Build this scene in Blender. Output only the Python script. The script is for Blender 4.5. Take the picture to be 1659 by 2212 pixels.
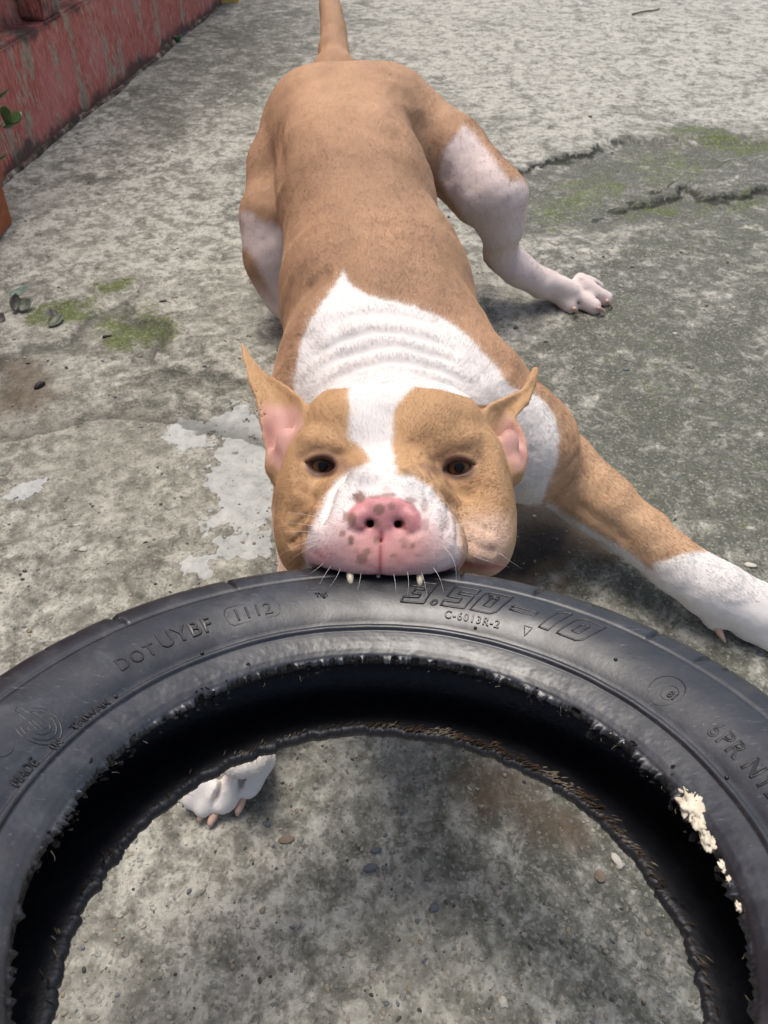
import bpy, bmesh, math, random
import numpy as np
from mathutils import Vector, Matrix
from mathutils.bvhtree import BVHTree

for o in list(bpy.data.objects):
    bpy.data.objects.remove(o)
SC = bpy.context.scene
COL = SC.collection
R = math.radians
random.seed(7)
RNG = np.random.default_rng(11)

# ------------------------------------------------------------------ camera, sky, sun, exposure
EYE_H = 0.62
PITCH = 45.0
cam_d = bpy.data.cameras.new('camera')
cam = bpy.data.objects.new('camera', cam_d)
COL.objects.link(cam)
cam.location = (0, 0, EYE_H)
cam.rotation_euler = (R(90 - PITCH), 0, 0)
cam_d.sensor_fit = 'VERTICAL'
cam_d.sensor_height = 24.0
cam_d.lens = 24.0 * 3028 / 4032
cam_d.clip_start = 0.01
cam_d.clip_end = 200
cam_d.dof.use_dof = True
cam_d.dof.focus_distance = 0.52
cam_d.dof.aperture_fstop = 14.0
SC.camera = cam

world = bpy.data.worlds.new('World')
SC.world = world
world.use_nodes = True
wn = world.node_tree.nodes
wl = world.node_tree.links
SUN_EL, SUN_AZ = 72.0, -20.0           # degrees; azimuth measured from +Y towards +X
sky = wn.new('ShaderNodeTexSky')
sky.sky_type = 'NISHITA'
sky.sun_disc = False
sky.sun_elevation = R(SUN_EL)
sky.sun_rotation = R(SUN_AZ)
sky.air_density = 1.0
sky.dust_density = 4.0
sky.ozone_density = 1.0
hs = wn.new('ShaderNodeHueSaturation')
hs.inputs['Saturation'].default_value = 0.88
wl.new(sky.outputs[0], hs.inputs['Color'])
wl.new(hs.outputs[0], wn['Background'].inputs[0])
wn['Background'].inputs[1].default_value = 0.12

sun_d = bpy.data.lights.new('sun', 'SUN')
sun_d.energy = 1.7
sun_d.angle = R(30)
sun_d.color = (1.0, 0.95, 0.87)
sun = bpy.data.objects.new('sun', sun_d)
COL.objects.link(sun)
sd = Vector((math.sin(R(SUN_AZ)) * math.cos(R(SUN_EL)), math.cos(R(SUN_AZ)) * math.cos(R(SUN_EL)), math.sin(R(SUN_EL))))
sun.rotation_euler = (-sd).to_track_quat('-Z', 'Y').to_euler()
sun.location = sd * 5

SC.view_settings.view_transform = 'Standard'
SC.view_settings.look = 'None'
SC.view_settings.gamma = 1.0
SC.view_settings.use_curve_mapping = False
SC.view_settings.exposure = 0.52
SC.render.engine = 'CYCLES'

# ------------------------------------------------------------------ frames and helpers
CS = math.cos(R(PITCH)); SN = math.sin(R(PITCH))


def to_world(p):
    """slanted dog frame (right, down-slope, along-slope; tilted 45 degrees) -> world"""
    p = np.asarray(p, float)
    a, b, c = p[..., 0], p[..., 1], p[..., 2]
    return np.stack([a, c * CS - b * SN, EYE_H - c * SN - b * CS], -1)


def to_frame(w):
    w = np.asarray(w, float)
    X, Y, Z = w[..., 0], w[..., 1], w[..., 2]
    h = EYE_H - Z
    return np.stack([X, h * CS - Y * SN, Y * CS + h * SN], -1)


def at(px, py, c):
    """measured place in the slanted frame at distance c"""
    return np.array([(px - 829.5) / 1661.2 * c, (py - 1106.0) / 1661.2 * c, c])


def W(x, y, z):
    return to_frame(np.array([x, y, z]))


def floor_at(px, py):
    """point of the ground"""
    u = (px - 829.5) / 1661.2; v = (py - 1106.0) / 1661.2
    c = EYE_H / (SN + v * CS)
    return np.array([u * c, c * (CS - v * SN)])


def tag(o, label=None, cat=None, group=None, kind=None):
    if label: o['label'] = label
    if cat: o['category'] = cat
    if group: o['group'] = group
    if kind: o['kind'] = kind
    return o


def empty(name, loc):
    o = bpy.data.objects.new(name, None)
    o.location = loc
    o.empty_display_size = 0.05
    COL.objects.link(o)
    return o


def link_mesh(name, me, mat, parent=None, smooth=True):
    o = bpy.data.objects.new(name, me)
    COL.objects.link(o)
    if mat: me.materials.append(mat)
    if smooth:
        me.polygons.foreach_set('use_smooth', np.ones(len(me.polygons), bool))
    if parent:
        o.parent = parent
        o.location = -parent.matrix_basis.translation if False else (-Vector(parent.location))
    return o


def mesh_from(name, verts, faces):
    me = bpy.data.meshes.new(name)
    verts = np.asarray(verts, np.float32)
    if isinstance(faces, np.ndarray):
        n, k = faces.shape
        me.vertices.add(len(verts)); me.vertices.foreach_set('co', verts.ravel())
        me.loops.add(n * k); me.loops.foreach_set('vertex_index', faces.astype(np.int32).ravel())
        me.polygons.add(n)
        me.polygons.foreach_set('loop_start', np.arange(0, n * k, k, dtype=np.int32))
        me.update(calc_edges=True); me.validate()
    else:
        me.from_pydata([tuple(v) for v in verts], [], [tuple(f) for f in faces]); me.update()
    return me


def bm_mesh(name, bm):
    me = bpy.data.meshes.new(name); bm.to_mesh(me); bm.free(); return me


# lattice noise -----------------------------------------------------
def _hash(ix, iy, seed):
    n = (ix.astype(np.int64) * 374761393 + iy.astype(np.int64) * 668265263 + seed * 974634777) & 0xffffffff
    n = ((n ^ (n >> 13)) * 1274126177) & 0xffffffff
    n = n ^ (n >> 16)
    return (n & 0xffff).astype(np.float32) / 65535.0


def vnoise(x, y, seed=0):
    ix = np.floor(x); iy = np.floor(y)
    fx = x - ix; fy = y - iy
    fx = fx * fx * (3 - 2 * fx); fy = fy * fy * (3 - 2 * fy)
    a = _hash(ix, iy, seed); b = _hash(ix + 1, iy, seed); c = _hash(ix, iy + 1, seed); d = _hash(ix + 1, iy + 1, seed)
    return (a * (1 - fx) + b * fx) * (1 - fy) + (c * (1 - fx) + d * fx) * fy


def fbm(x, y, scale, octs=4, seed=0, gain=0.5):
    s = 0; amp = 1; tot = 0
    for i in range(octs):
        s = s + amp * vnoise(x * scale + 17.3 * i, y * scale - 9.1 * i, seed + i * 13); tot += amp
        amp *= gain; scale *= 2.03
    return s / tot - 0.5


def poly_sd(x, y, poly):
    """signed distance to a polygon, positive inside"""
    poly = np.asarray(poly, float)
    best = np.full(x.shape, 1e9); ins = np.zeros(x.shape, bool)
    n = len(poly)
    for i in range(n):
        x0, y0 = poly[i]; x1, y1 = poly[(i + 1) % n]
        dx, dy = x1 - x0, y1 - y0
        t = np.clip(((x - x0) * dx + (y - y0) * dy) / (dx * dx + dy * dy + 1e-18), 0, 1)
        best = np.minimum(best, (x - x0 - t * dx) ** 2 + (y - y0 - t * dy) ** 2)
        cond = ((y0 > y) != (y1 > y))
        with np.errstate(divide='ignore', invalid='ignore'):
            xi = x0 + (y - y0) * dx / (dy if dy != 0 else 1e-12)
        ins ^= cond & (x < xi)
    d = np.sqrt(best)
    return np.where(ins, d, -d)


def line_d(x, y, pts):
    best = np.full(x.shape, 1e9)
    for (x0, y0), (x1, y1) in zip(pts[:-1], pts[1:]):
        dx, dy = x1 - x0, y1 - y0
        t = np.clip(((x - x0) * dx + (y - y0) * dy) / (dx * dx + dy * dy + 1e-18), 0, 1)
        best = np.minimum(best, (x - x0 - t * dx) ** 2 + (y - y0 - t * dy) ** 2)
    return np.sqrt(best)


def sstep(a, b, x):
    t = np.clip((x - a) / (b - a), 0, 1)
    return t * t * (3 - 2 * t)


# material helper ----------------------------------------------------
class NT:
    def __init__(s, name):
        s.m = bpy.data.materials.new(name); s.m.use_nodes = True
        s.n = s.m.node_tree.nodes; s.l = s.m.node_tree.links
        s.b = s.n['Principled BSDF']

    def new(s, t, **kw):
        nd = s.n.new(t)
        for k, v in kw.items():
            if hasattr(nd, k): setattr(nd, k, v)
        return nd

    def set(s, sock, v):
        if hasattr(v, 'is_output') or isinstance(v, bpy.types.NodeSocket): s.l.new(v, sock)
        else: sock.default_value = v

    def coord(s, kind='Object', scale=(1, 1, 1), rot=(0, 0, 0)):
        tc = s.new('ShaderNodeTexCoord'); mp = s.new('ShaderNodeMapping')
        mp.inputs['Scale'].default_value = scale; mp.inputs['Rotation'].default_value = rot
        s.l.new(tc.outputs[kind], mp.inputs[0]); return mp.outputs[0]

    def noise(s, vec, scale, detail=4, rough=0.55, dist=0.0):
        nd = s.new('ShaderNodeTexNoise')
        nd.inputs['Scale'].default_value = scale; nd.inputs['Detail'].default_value = detail
        nd.inputs['Roughness'].default_value = rough; nd.inputs['Distortion'].default_value = dist
        s.l.new(vec, nd.inputs['Vector']); return nd.outputs['Fac']

    def voro(s, vec, scale, feature='F1', out='Distance'):
        nd = s.new('ShaderNodeTexVoronoi', feature=feature)
        nd.inputs['Scale'].default_value = scale
        s.l.new(vec, nd.inputs['Vector']); return nd.outputs[out]

    def ramp(s, fac, stops, interp='LINEAR'):
        nd = s.new('ShaderNodeValToRGB'); cr = nd.color_ramp; cr.interpolation = interp
        while len(cr.elements) < len(stops): cr.elements.new(0.5)
        for e, (p, c) in zip(cr.elements, stops):
            e.position = p; e.color = c if len(c) == 4 else (*c, 1)
        s.l.new(fac, nd.inputs[0]); return nd.outputs[0]

    def mix(s, fac, a, b, mode='MIX'):
        nd = s.new('ShaderNodeMix'); nd.data_type = 'RGBA'; nd.blend_type = mode
        s.set(nd.inputs[0], fac)
        for sock, v in ((nd.inputs[6], a), (nd.inputs[7], b)):
            if isinstance(v, bpy.types.NodeSocket): s.l.new(v, sock)
            else: sock.default_value = v if len(v) == 4 else (*v, 1)
        return nd.outputs[2]

    def math(s, op, a, b=0.0, c=None):
        nd = s.new('ShaderNodeMath'); nd.operation = op
        s.set(nd.inputs[0], a); s.set(nd.inputs[1], b)
        if c is not None: s.set(nd.inputs[2], c)
        return nd.outputs[0]

    def attr(s, name, out='Fac'):
        nd = s.new('ShaderNodeAttribute'); nd.attribute_name = name; return nd.outputs[out]

    def rng(s, v, a, b, c=0.0, d=1.0):
        nd = s.new('ShaderNodeMapRange'); nd.interpolation_type = 'SMOOTHSTEP'
        s.set(nd.inputs[0], v)
        for i, q in enumerate((a, b, c, d)): nd.inputs[i + 1].default_value = q
        return nd.outputs[0]

    def bump(s, h, strength=0.5, dist=0.002, normal=None):
        nd = s.new('ShaderNodeBump'); nd.inputs['Strength'].default_value = strength
        nd.inputs['Distance'].default_value = dist
        s.l.new(h, nd.inputs['Height'])
        if normal is not None: s.l.new(normal, nd.inputs['Normal'])
        return nd.outputs[0]

    def out(s, color=None, rough=None, normal=None, spec=None):
        if color is not None:
            if isinstance(color, bpy.types.NodeSocket): s.l.new(color, s.b.inputs['Base Color'])
            else: s.b.inputs['Base Color'].default_value = (*color[:3], 1)
        if rough is not None: s.set(s.b.inputs['Roughness'], rough)
        if normal is not None: s.l.new(normal, s.b.inputs['Normal'])
        if spec is not None: s.set(s.b.inputs['Specular IOR Level'], spec)
        return s.m


def plain(name, color, rough=0.7, var=0.25, scale=60.0, spec=0.4):
    t = NT(name); v = t.coord()
    n = t.noise(v, scale, 4)
    lo = tuple(c * (1 - var) for c in color); hi = tuple(min(1, c * (1 + var)) for c in color)
    c = t.ramp(n, [(0.3, lo), (0.7, hi)])
    return t.out(c, rough, t.bump(n, 0.3, 0.001), spec)


# ================================================================== GROUND
def gp(pts):
    return [tuple(floor_at(*p)) for p in pts]


def axis(segs):
    """segs: list of (start, end, step)"""
    out = []
    for a, b, st in segs:
        n = max(1, int(round((b - a) / st))); out += list(np.linspace(a, b, n, endpoint=False))
    out.append(segs[-1][1]); return np.array(out)


gx = axis([(-30, -6, 4), (-6, -1.2, .4), (-1.2, -0.62, .03), (-0.62, 1.05, 0.0035), (1.05, 1.5, .03), (1.5, 6, .4), (6, 30, 4)])
gy = axis([(-30, -6, 4), (-6, -0.6, .4), (-.6, -0.05, .03), (-0.05, 1.75, 0.0035), (1.75, 3.2, .02), (3.2, 8, .4), (8, 60, 4)])
GX, GY = np.meshgrid(gx, gy, indexing='ij')

LOWER = gp([(1040, 385), (1115, 368), (1160, 352), (1205, 345), (1250, 333), (1290, 328), (1310, 305), (1345, 298), (1390, 290), (1440, 277), (1520, 271), (1600, 283), (1680, 297),
            (1900, 320), (1900, 560), (1700, 520), (1480, 480), (1330, 500), (1200, 560), (1040, 520)])
ISLE = gp([(1290, 462), (1330, 445), (1400, 420), (1450, 395), (1500, 378), (1545, 366), (1590, 338), (1640, 325), (1700, 318), (1900, 330), (1900, 415), (1700, 405), (1640, 402),
           (1600, 415), (1555, 427), (1510, 420), (1480, 398), (1455, 415), (1420, 428), (1370, 437)])
n1 = fbm(GX, GY, 28, 4, 3); n2 = fbm(GX, GY, 90, 3, 9)
n3 = fbm(GX, GY, 14, 3, 19)
sdl = poly_sd(GX, GY, LOWER) + n1 * 0.05 + n2 * 0.022 + n3 * .03
sdi = poly_sd(GX, GY, ISLE) + n1 * 0.045 + n2 * 0.022
low = sstep(-0.005, 0.004, sdl) * (1 - sstep(-0.004, 0.005, sdi))
for _ in range(2):
    low[1:-1] = (low[:-2] + 2 * low[1:-1] + low[2:]) / 4; low[:, 1:-1] = (low[:, :-2] + 2 * low[:, 1:-1] + low[:, 2:]) / 4
# the pit fades out on its near side
_, fl = floor_at(1300, 470)
lowfade = sstep(0, 1, np.clip((GY - (fl - 0.14)) / 0.16, 0, 1))
near = ((GX > -0.65) & (GX < 1.1) & (GY > -0.05) & (GY < 1.8))
H = fbm(GX, GY, 3.0, 3, 21) * 0.004 + n1 * 0.0022 + n2 * 0.0016 + fbm(GX, GY, 210, 2, 5) * 0.0013
H = H - low * lowfade * 0.013
# paint film patch left of the dog
PAINT = gp([(345, 948), (385, 898), (430, 905), (480, 885), (520, 880), (575, 888), (640, 1000), (640, 1240), (392, 1248), (388, 1205), (425, 1150),
            (428, 1085), (465, 1045), (495, 1000), (470, 965), (425, 972), (385, 962)])
P2 = gp([(350, 950), (385, 898), (425, 903), (455, 915), (440, 955), (400, 970)])
P3 = gp([(8, 1075), (45, 1045), (100, 1033), (85, 1062), (55, 1075)])
pn = fbm(GX, GY, 30, 5, 31, .62)
pd = np.maximum(poly_sd(GX, GY, PAINT) * 1.0 - 0.010 + pn * 0.16 - 0.0, poly_sd(GX, GY, P2) + 0.004 + pn * 0.02)
pd = np.maximum(pd, poly_sd(GX, GY, P3) + 0.002 + pn * 0.012)
pd = np.where(near, pd, -0.05)
H = H + sstep(-0.001, 0.001, pd) * 0.0012
# thin edge where the surface has flaked away, left
LEDGE = gp([(-60, 800), (60, 735), (140, 742), (170, 700), (228, 664), (280, 650), (300, 695), (368, 690), (372, 735), (330, 772), (370, 795), (470, 800), (560, 830), (700, 840), (700, 1000), (300, 900), (-60, 960)])
ed = poly_sd(GX, GY, LEDGE) + n1 * 0.03 + n2 * 0.008
ledge_n = sstep(-0.0015, 0.0015, ed) * (1 - sstep(0.0, 0.07, ed))
H = H - ledge_n * 0.0045
crack = np.minimum.reduce([line_d(GX, GY, gp(l)) for l in (
    [(215, 628), (240, 616), (272, 608)], [(78, 692), (120, 662), (185, 648)], [(790, 1895), (812, 1888), (845, 1880), (868, 1858)],
    [(1540, 1300), (1580, 1312), (1640, 1320)])]) + n2 * 0.006
H = H - (1 - sstep(0.0, 0.0035, np.abs(crack))) * 0.003
H = np.where(near, H, fbm(GX, GY, 3.0, 3, 21) * 0.004)

MOSS = [([(70, 692), (105, 668), (150, 650), (188, 650), (182, 680), (120, 700)], 1.0), ([(228, 695), (265, 676), (300, 697), (368, 688), (368, 735), (300, 748), (235, 735)], 1.0),
        ([(210, 628), (275, 608), (275, 620), (225, 632)], 1.0), ([(150, 660), (330, 640), (420, 760), (200, 760)], 0.45),
        ([(1150, 425), (1200, 395), (1240, 380), (1330, 345), (1340, 400), (1280, 440), (1230, 480), (1180, 490)], 0.6),
        ([(1420, 281), (1520, 274), (1680, 300), (1680, 335), (1580, 320), (1500, 300)], .72),
        ([(1340, 440), (1450, 432), (1520, 422), (1680, 408), (1680, 425), (1560, 440), (1440, 450), (1360, 458)], .72),
        ([(1270, 470), (1480, 470), (1680, 470), (1680, 640), (1500, 560), (1330, 540)], 0.3),
        ([(1330, 320), (1440, 300), (1580, 340), (1500, 380), (1400, 400)], 0.5),
        ([(1130, 960), (1700, 1000), (1700, 1420), (1400, 1330)], 0.25), ([(1380, 2080), (1500, 1830), (1600, 2100), (1500, 2300)], 0.3),
        ([(1250, 640), (1380, 640), (1660, 900), (1660, 1050), (1300, 880)], 0.28), ([(640, 2000), (820, 1900), (1100, 1800), (1250, 2100), (900, 2300)], 0.22)]
moss = np.zeros_like(GX)
for poly, amt in MOSS:
    s = poly_sd(GX, GY, gp(poly))
    moss = np.maximum(moss, amt * sstep(-0.05, 0.03, s + n1 * 0.08 + n2 * 0.03))
stain_shade = np.zeros_like(GX)
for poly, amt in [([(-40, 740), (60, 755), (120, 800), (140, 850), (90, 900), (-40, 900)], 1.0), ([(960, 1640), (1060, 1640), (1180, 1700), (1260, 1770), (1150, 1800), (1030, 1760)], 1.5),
                  ([(1080, 1070), (1190, 1085), (1280, 1180), (1220, 1250), (1060, 1240)], 2.3), ([(-40, 870), (240, 830), (420, 900), (330, 1100), (-40, 1060)], 0.42)]:  # first patch: wet stain with the shade under the chest painted in
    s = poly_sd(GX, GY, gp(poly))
    stain_shade = np.maximum(stain_shade, amt * sstep(-0.05, 0.05, s + n1 * 0.08))
damp = np.zeros_like(GX)
for poly, amt in [([(1040, 640), (1120, 700), (1180, 560), (1330, 480), (1500, 470), (1760, 430), (1760, 1700), (1500, 1500), (1100, 1260), (1080, 900)], 0.74),
                  ([(1120, 370), (1290, 330), (1440, 278), (1680, 297), (1760, 500), (1300, 500), (1130, 480)], 0.85),
                  ([(900, 1560), (1340, 1560), (1700, 1900), (1700, 2400), (1060, 2400), (1000, 2150), (870, 1900)], 0.60),
                  ([(300, 160), (440, 60), (640, 20), (680, 130), (560, 210), (330, 330), (150, 440), (100, 400)], 0.55),
                  ([(150, 760), (330, 720), (560, 780), (560, 900), (300, 900)], 0.3), ([(-40, 1180), (250, 1150), (360, 1260), (-40, 1420)], 0.15)]:
    s = poly_sd(GX, GY, gp(poly))
    damp = np.maximum(damp, amt * sstep(-0.09, 0.09, s + n1 * 0.12))
damp = np.maximum(damp, low * lowfade * 0.75)
# pale worn crust; the far right patch also paints in sky glare
pale = np.zeros_like(GX)
for poly, amt in [([(760, -40), (1700, -40), (1700, 270), (1440, 270), (1130, 340), (960, 190), (780, 100)], 0.9), ([(-40, 600), (60, 400), (300, 330), (540, 200), (540, 640), (300, 600), (100, 640)], 0.6),
                  ([(1420, 395), (1590, 335), (1700, 325), (1700, 405), (1560, 425)], 0.9), ([(1090, 560), (1330, 500), (1600, 540), (1600, 600), (1330, 640)], 0.5),
                  ([(200, 2000), (400, 1760), (650, 1690), (800, 1640), (800, 1900), (650, 2300), (130, 2300)], 0.62), ([(100, 290), (270, 262), (260, 300), (180, 330)], 1.2)]:
    s = poly_sd(GX, GY, gp(poly))
    pale = np.maximum(pale, amt * sstep(-0.07, 0.07, s + n1 * 0.12))

nx, ny = len(gx), len(gy)
gv = np.stack([GX, GY, H], -1).reshape(-1, 3)
idx = np.arange(nx * ny).reshape(nx, ny)
gf = np.stack([idx[:-1, :-1], idx[1:, :-1], idx[1:, 1:], idx[:-1, 1:]], -1).reshape(-1, 4)
gme = mesh_from('ground', gv, gf)
for nm, arr in (('paint', np.clip(pd * 20 + 0.5, 0, 1)), ('moss', moss), ('stain_shade', stain_shade), ('damp', damp), ('pale', pale), ('pit', low * lowfade),
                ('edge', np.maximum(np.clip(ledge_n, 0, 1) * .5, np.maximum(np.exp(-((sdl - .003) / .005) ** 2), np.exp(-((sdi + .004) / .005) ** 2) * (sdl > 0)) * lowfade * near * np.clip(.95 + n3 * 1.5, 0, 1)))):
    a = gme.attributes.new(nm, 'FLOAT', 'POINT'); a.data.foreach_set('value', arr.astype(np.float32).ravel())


def ground_z(x, y):
    i = int(np.clip(np.searchsorted(gx, x), 0, nx - 1)); j = int(np.clip(np.searchsorted(gy, y), 0, ny - 1))
    return float(H[i, j])


t = NT('weathered_concrete')
v = t.coord()
big = t.noise(v, 5.0, 5, 0.6)
mid = t.noise(v, 32, 6, 0.65, 0.6)
fine = t.noise(v, 240, 5, 0.7)
grit = t.voro(v, 420, 'F1', 'Color')
gsep = t.new('ShaderNodeSeparateColor'); t.l.new(grit, gsep.inputs[0])
agg = t.new('ShaderNodeTexVoronoi'); agg.inputs['Scale'].default_value = 150; agg.inputs['Randomness'].default_value = 1
t.l.new(v, agg.inputs['Vector'])
asep = t.new('ShaderNodeSeparateColor'); t.l.new(agg.outputs['Color'], asep.inputs[0])
mid2 = t.noise(v, 85, 6, 0.7, 0.4)
mm = t.math('ADD', t.math('MULTIPLY', mid, .6), t.math('MULTIPLY', mid2, .4))
base = t.ramp(mm, [(0.38, (.088, .088, .070)), (0.47, (.215, .212, .176)), (0.54, (.395, .385, .33)), (0.64, (.60, .585, .51))])
base = t.mix(t.math('MULTIPLY', t.rng(big, .35, .7), .5), base, (.28, .27, .222))
# pale crust and the painted glare
pn_ = t.math('ADD', t.math('MULTIPLY', t.math('SUBTRACT', mid, 0.5), 2.2), t.math('MULTIPLY', t.math('SUBTRACT', mid2, 0.5), 2.4))
pa = t.math('ADD', t.math('MULTIPLY', t.attr('pale'), .75), pn_)
base = t.mix(t.math('MULTIPLY', t.rng(pa, .2, .95), .78), base, t.ramp(fine, [(.3, (.38, .365, .305)), (.7, (.62, .605, .535))]))
blot = t.noise(v, 7.5, 7, .66, 1.4)
base = t.mix(t.math('MULTIPLY', t.rng(blot, .51, .66), .62), base, (.115, .113, .088))
base = t.mix(t.math('MULTIPLY', t.rng(blot, .46, .32), .3), base, (.52, .485, .41))
# damp, algae-dark
dn_ = t.noise(v, 55, 6, 0.7, 0.8)
da = t.math('ADD', t.attr('damp'), t.math('ADD', t.math('MULTIPLY', t.math('SUBTRACT', dn_, 0.5), 2.8), t.math('MULTIPLY', t.math('SUBTRACT', blot, 0.5), 1.8)))
base = t.mix(t.math('MULTIPLY', t.rng(da, .1, .85), .86), base, t.ramp(fine, [(.3, (.030, .033, .022)), (.55, (.076, .079, .056)), (.74, (.18, .18, .14))]))
# brown stains, and the painted shade under the chest
sa = t.math('ADD', t.attr('stain_shade'), t.math('MULTIPLY', t.math('SUBTRACT', mid, 0.5), 0.9))
# moss
ma = t.math('ADD', t.attr('moss'), t.math('MULTIPLY', t.math('ADD', t.math('SUBTRACT', t.noise(v, 110, 5, 0.7), 0.5), t.math('SUBTRACT', mid, 0.5)), 1.6))
mcol = t.ramp(t.math('ADD', t.math('MULTIPLY', fine, .55), t.math('MULTIPLY', t.noise(v, 45, 5, .7), .45)), [(.34, (.026, .035, .005)), (.52, (.085, .115, .014)), (.70, (.21, .26, .05))])
base = t.mix(t.math('MULTIPLY', t.rng(ma, .3, .95), .9), base, mcol)
# sand grains and aggregate
base = t.mix(t.math('MULTIPLY', t.rng(gsep.outputs[0], .82, .97), .28), base, (.55, .52, .45))
base = t.mix(t.math('MULTIPLY', t.rng(gsep.outputs[1], .84, .97), .45), base, (.05, .048, .042))
am = t.math('MULTIPLY', t.rng(asep.outputs[0], .86, .9), t.rng(agg.outputs['Distance'], .42, .30))
base = t.mix(t.math('MULTIPLY', am, .32), base, t.mix(asep.outputs[1], (.11, .12, .135), (.40, .37, .31)))
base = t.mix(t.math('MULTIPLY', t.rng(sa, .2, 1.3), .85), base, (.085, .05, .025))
base = t.mix(t.math('MULTIPLY', t.rng(sa, 1.15, 1.9), .85), base, (.018, .012, .009))  # darkest step, for the shade painted under the chest
# old paint film
pt = t.math('ADD', t.attr('paint'), t.math('MULTIPLY', t.math('SUBTRACT', t.noise(v, 160, 4, .6), 0.5), .5))
pm = t.rng(pt, .47, .53)
base = t.mix(t.math('MULTIPLY', pm, t.rng(mid2, .34, .50, .5, .85)), base, t.ramp(mid, [(.3, (.36, .38, .37)), (.7, (.52, .53, .51))]))
base = t.mix(t.math('MULTIPLY', t.rng(t.attr('edge'), .15, .75), .92), base, (.022, .024, .014))
hb = t.math('ADD', t.math('MULTIPLY', fine, 1.0), t.math('MULTIPLY', gsep.outputs[2], 0.55))
hb = t.math('ADD', hb, t.math('MULTIPLY', mid, 2.0))
hb = t.math('ADD', hb, t.math('MULTIPLY', am, 0.8))
hb = t.math('MULTIPLY', hb, t.math('SUBTRACT', 1.0, t.math('MULTIPLY', pm, .65)))
rg = t.math('SUBTRACT', 0.78, t.math('MULTIPLY', t.rng(da, .1, .8), 0.12))
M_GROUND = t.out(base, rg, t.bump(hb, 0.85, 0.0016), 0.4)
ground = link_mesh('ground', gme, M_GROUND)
tag(ground, 'rough grey weathered concrete with moss, cracks and flaking pale paint', None, None, 'structure')

# ================================================================== WALL, HOUSE CORNER, PLANTER
t = NT('peeling_red_paint'); v = t.coord()
n_s = t.noise(t.coord('Object', (20, 20, 8)), 1.0, 6, .68, .5)
n_f = t.noise(t.coord('Object', (150, 150, 40)), 1.0, 5, .7, .3)
n_b = t.noise(v, 6, 5, .6)
c = t.ramp(n_f, [(.30, (.25, .055, .042)), (.5, (.46, .125, .095)), (.68, (.60, .26, .21))])
c = t.mix(t.math('MULTIPLY', t.rng(n_b, .4, .7), .5), c, (.64, .26, .23))
peel = t.math('ADD', n_s, t.math('MULTIPLY', t.math('SUBTRACT', n_f, .5), .45))
c = t.mix(t.math('MULTIPLY', t.rng(peel, .55, .59), .9), c, t.ramp(n_f, [(.3, (.30, .22, .15)), (.7, (.52, .44, .33))]))
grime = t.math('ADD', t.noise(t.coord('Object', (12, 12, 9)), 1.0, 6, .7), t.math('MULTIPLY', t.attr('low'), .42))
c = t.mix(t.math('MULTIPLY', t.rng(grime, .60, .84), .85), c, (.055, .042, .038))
crk = t.math('MULTIPLY', t.rng(n_f, .34, .27), .6)
c = t.mix(crk, c, (.07, .03, .028))
M_RED = t.out(c, .72, t.bump(t.math('ADD', n_f, t.math('MULTIPLY', t.rng(peel, .60, .66), -.8)), .8, .004), .3)
M_YEL = plain('yellow_house_paint', (.70, .47, .13), .7, .12, 8)
WANG = math.atan2(.9895, .1448)


def box_bm(bm, x0, x1, y0, y1, z0, z1, n=(1, 1, 1), wob=0.0):
    res = bmesh.ops.create_cube(bm, size=1.0)
    for vv in res['verts']:
        vv.co = Vector((x0 + (vv.co.x + .5) * (x1 - x0), y0 + (vv.co.y + .5) * (y1 - y0), z0 + (vv.co.z + .5) * (z1 - z0)))
    return res['verts']


def wall_part(name, boxes, mat, parent, bev=.006):
    bm = bmesh.new()
    for b_ in boxes: box_bm(bm, *b_)
    bmesh.ops.bevel(bm, geom=bm.edges[:], offset=bev, segments=2, affect='EDGES')
    long_ = [e for e in bm.edges if e.calc_length() > .12]
    bmesh.ops.subdivide_edges(bm, edges=long_, cuts=10, use_grid_fill=True)
    for vv in bm.verts:
        k = np.array([vv.co.x]), np.array([vv.co.z])
        vv.co.y += float(fbm(k[0], k[1], 9, 3, 51)[0]) * .006
    me = bm_mesh(name, bm)
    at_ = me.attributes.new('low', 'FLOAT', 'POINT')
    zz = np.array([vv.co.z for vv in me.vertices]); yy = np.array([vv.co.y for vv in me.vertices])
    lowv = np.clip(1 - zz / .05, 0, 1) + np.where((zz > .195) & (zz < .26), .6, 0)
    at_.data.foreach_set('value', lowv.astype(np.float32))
    o = bpy.data.objects.new(name, me); COL.objects.link(o); me.materials.append(mat)
    o.parent = parent
    return o


wall = empty('boundary_wall', (-.761, 1.537, 0)); wall.rotation_euler = (0, 0, WANG)
tag(wall, 'low red wall with peeling paint and recessed panels along the yard', 'wall')
wall_part('plinth', [(-2.2, 1.506, .0, .16, -.05, .205)], M_RED, wall)
wall_part('panel', [(-2.2, 1.50, .055, .14, .203, 1.1)], M_RED, wall, .002)
for k in range(-3, 4):
    wall_part('pilaster', [(.337 + k * .52 - (.0 if k else 0), .425 + k * .52, .0, .0545, .207, 1.1)], M_RED, wall)
wall_part('pilaster', [(1.39, 1.504, .001, .0545, .207, 1.1)], M_RED, wall)
house = empty('house_wall', (-.615, 3.185, 0)); tag(house, 'bright yellow painted house corner beyond the end of the red wall', 'wall')
bm = bmesh.new(); box_bm(bm, -.30, .125, -.14, .3, -.05, 1.6); bmesh.ops.bevel(bm, geom=bm.edges[:], offset=.01, segments=2, affect='EDGES')
o = bpy.data.objects.new('painted_face', bm_mesh('painted_face', bm)); COL.objects.link(o); o.data.materials.append(M_YEL); o.parent = house
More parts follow.
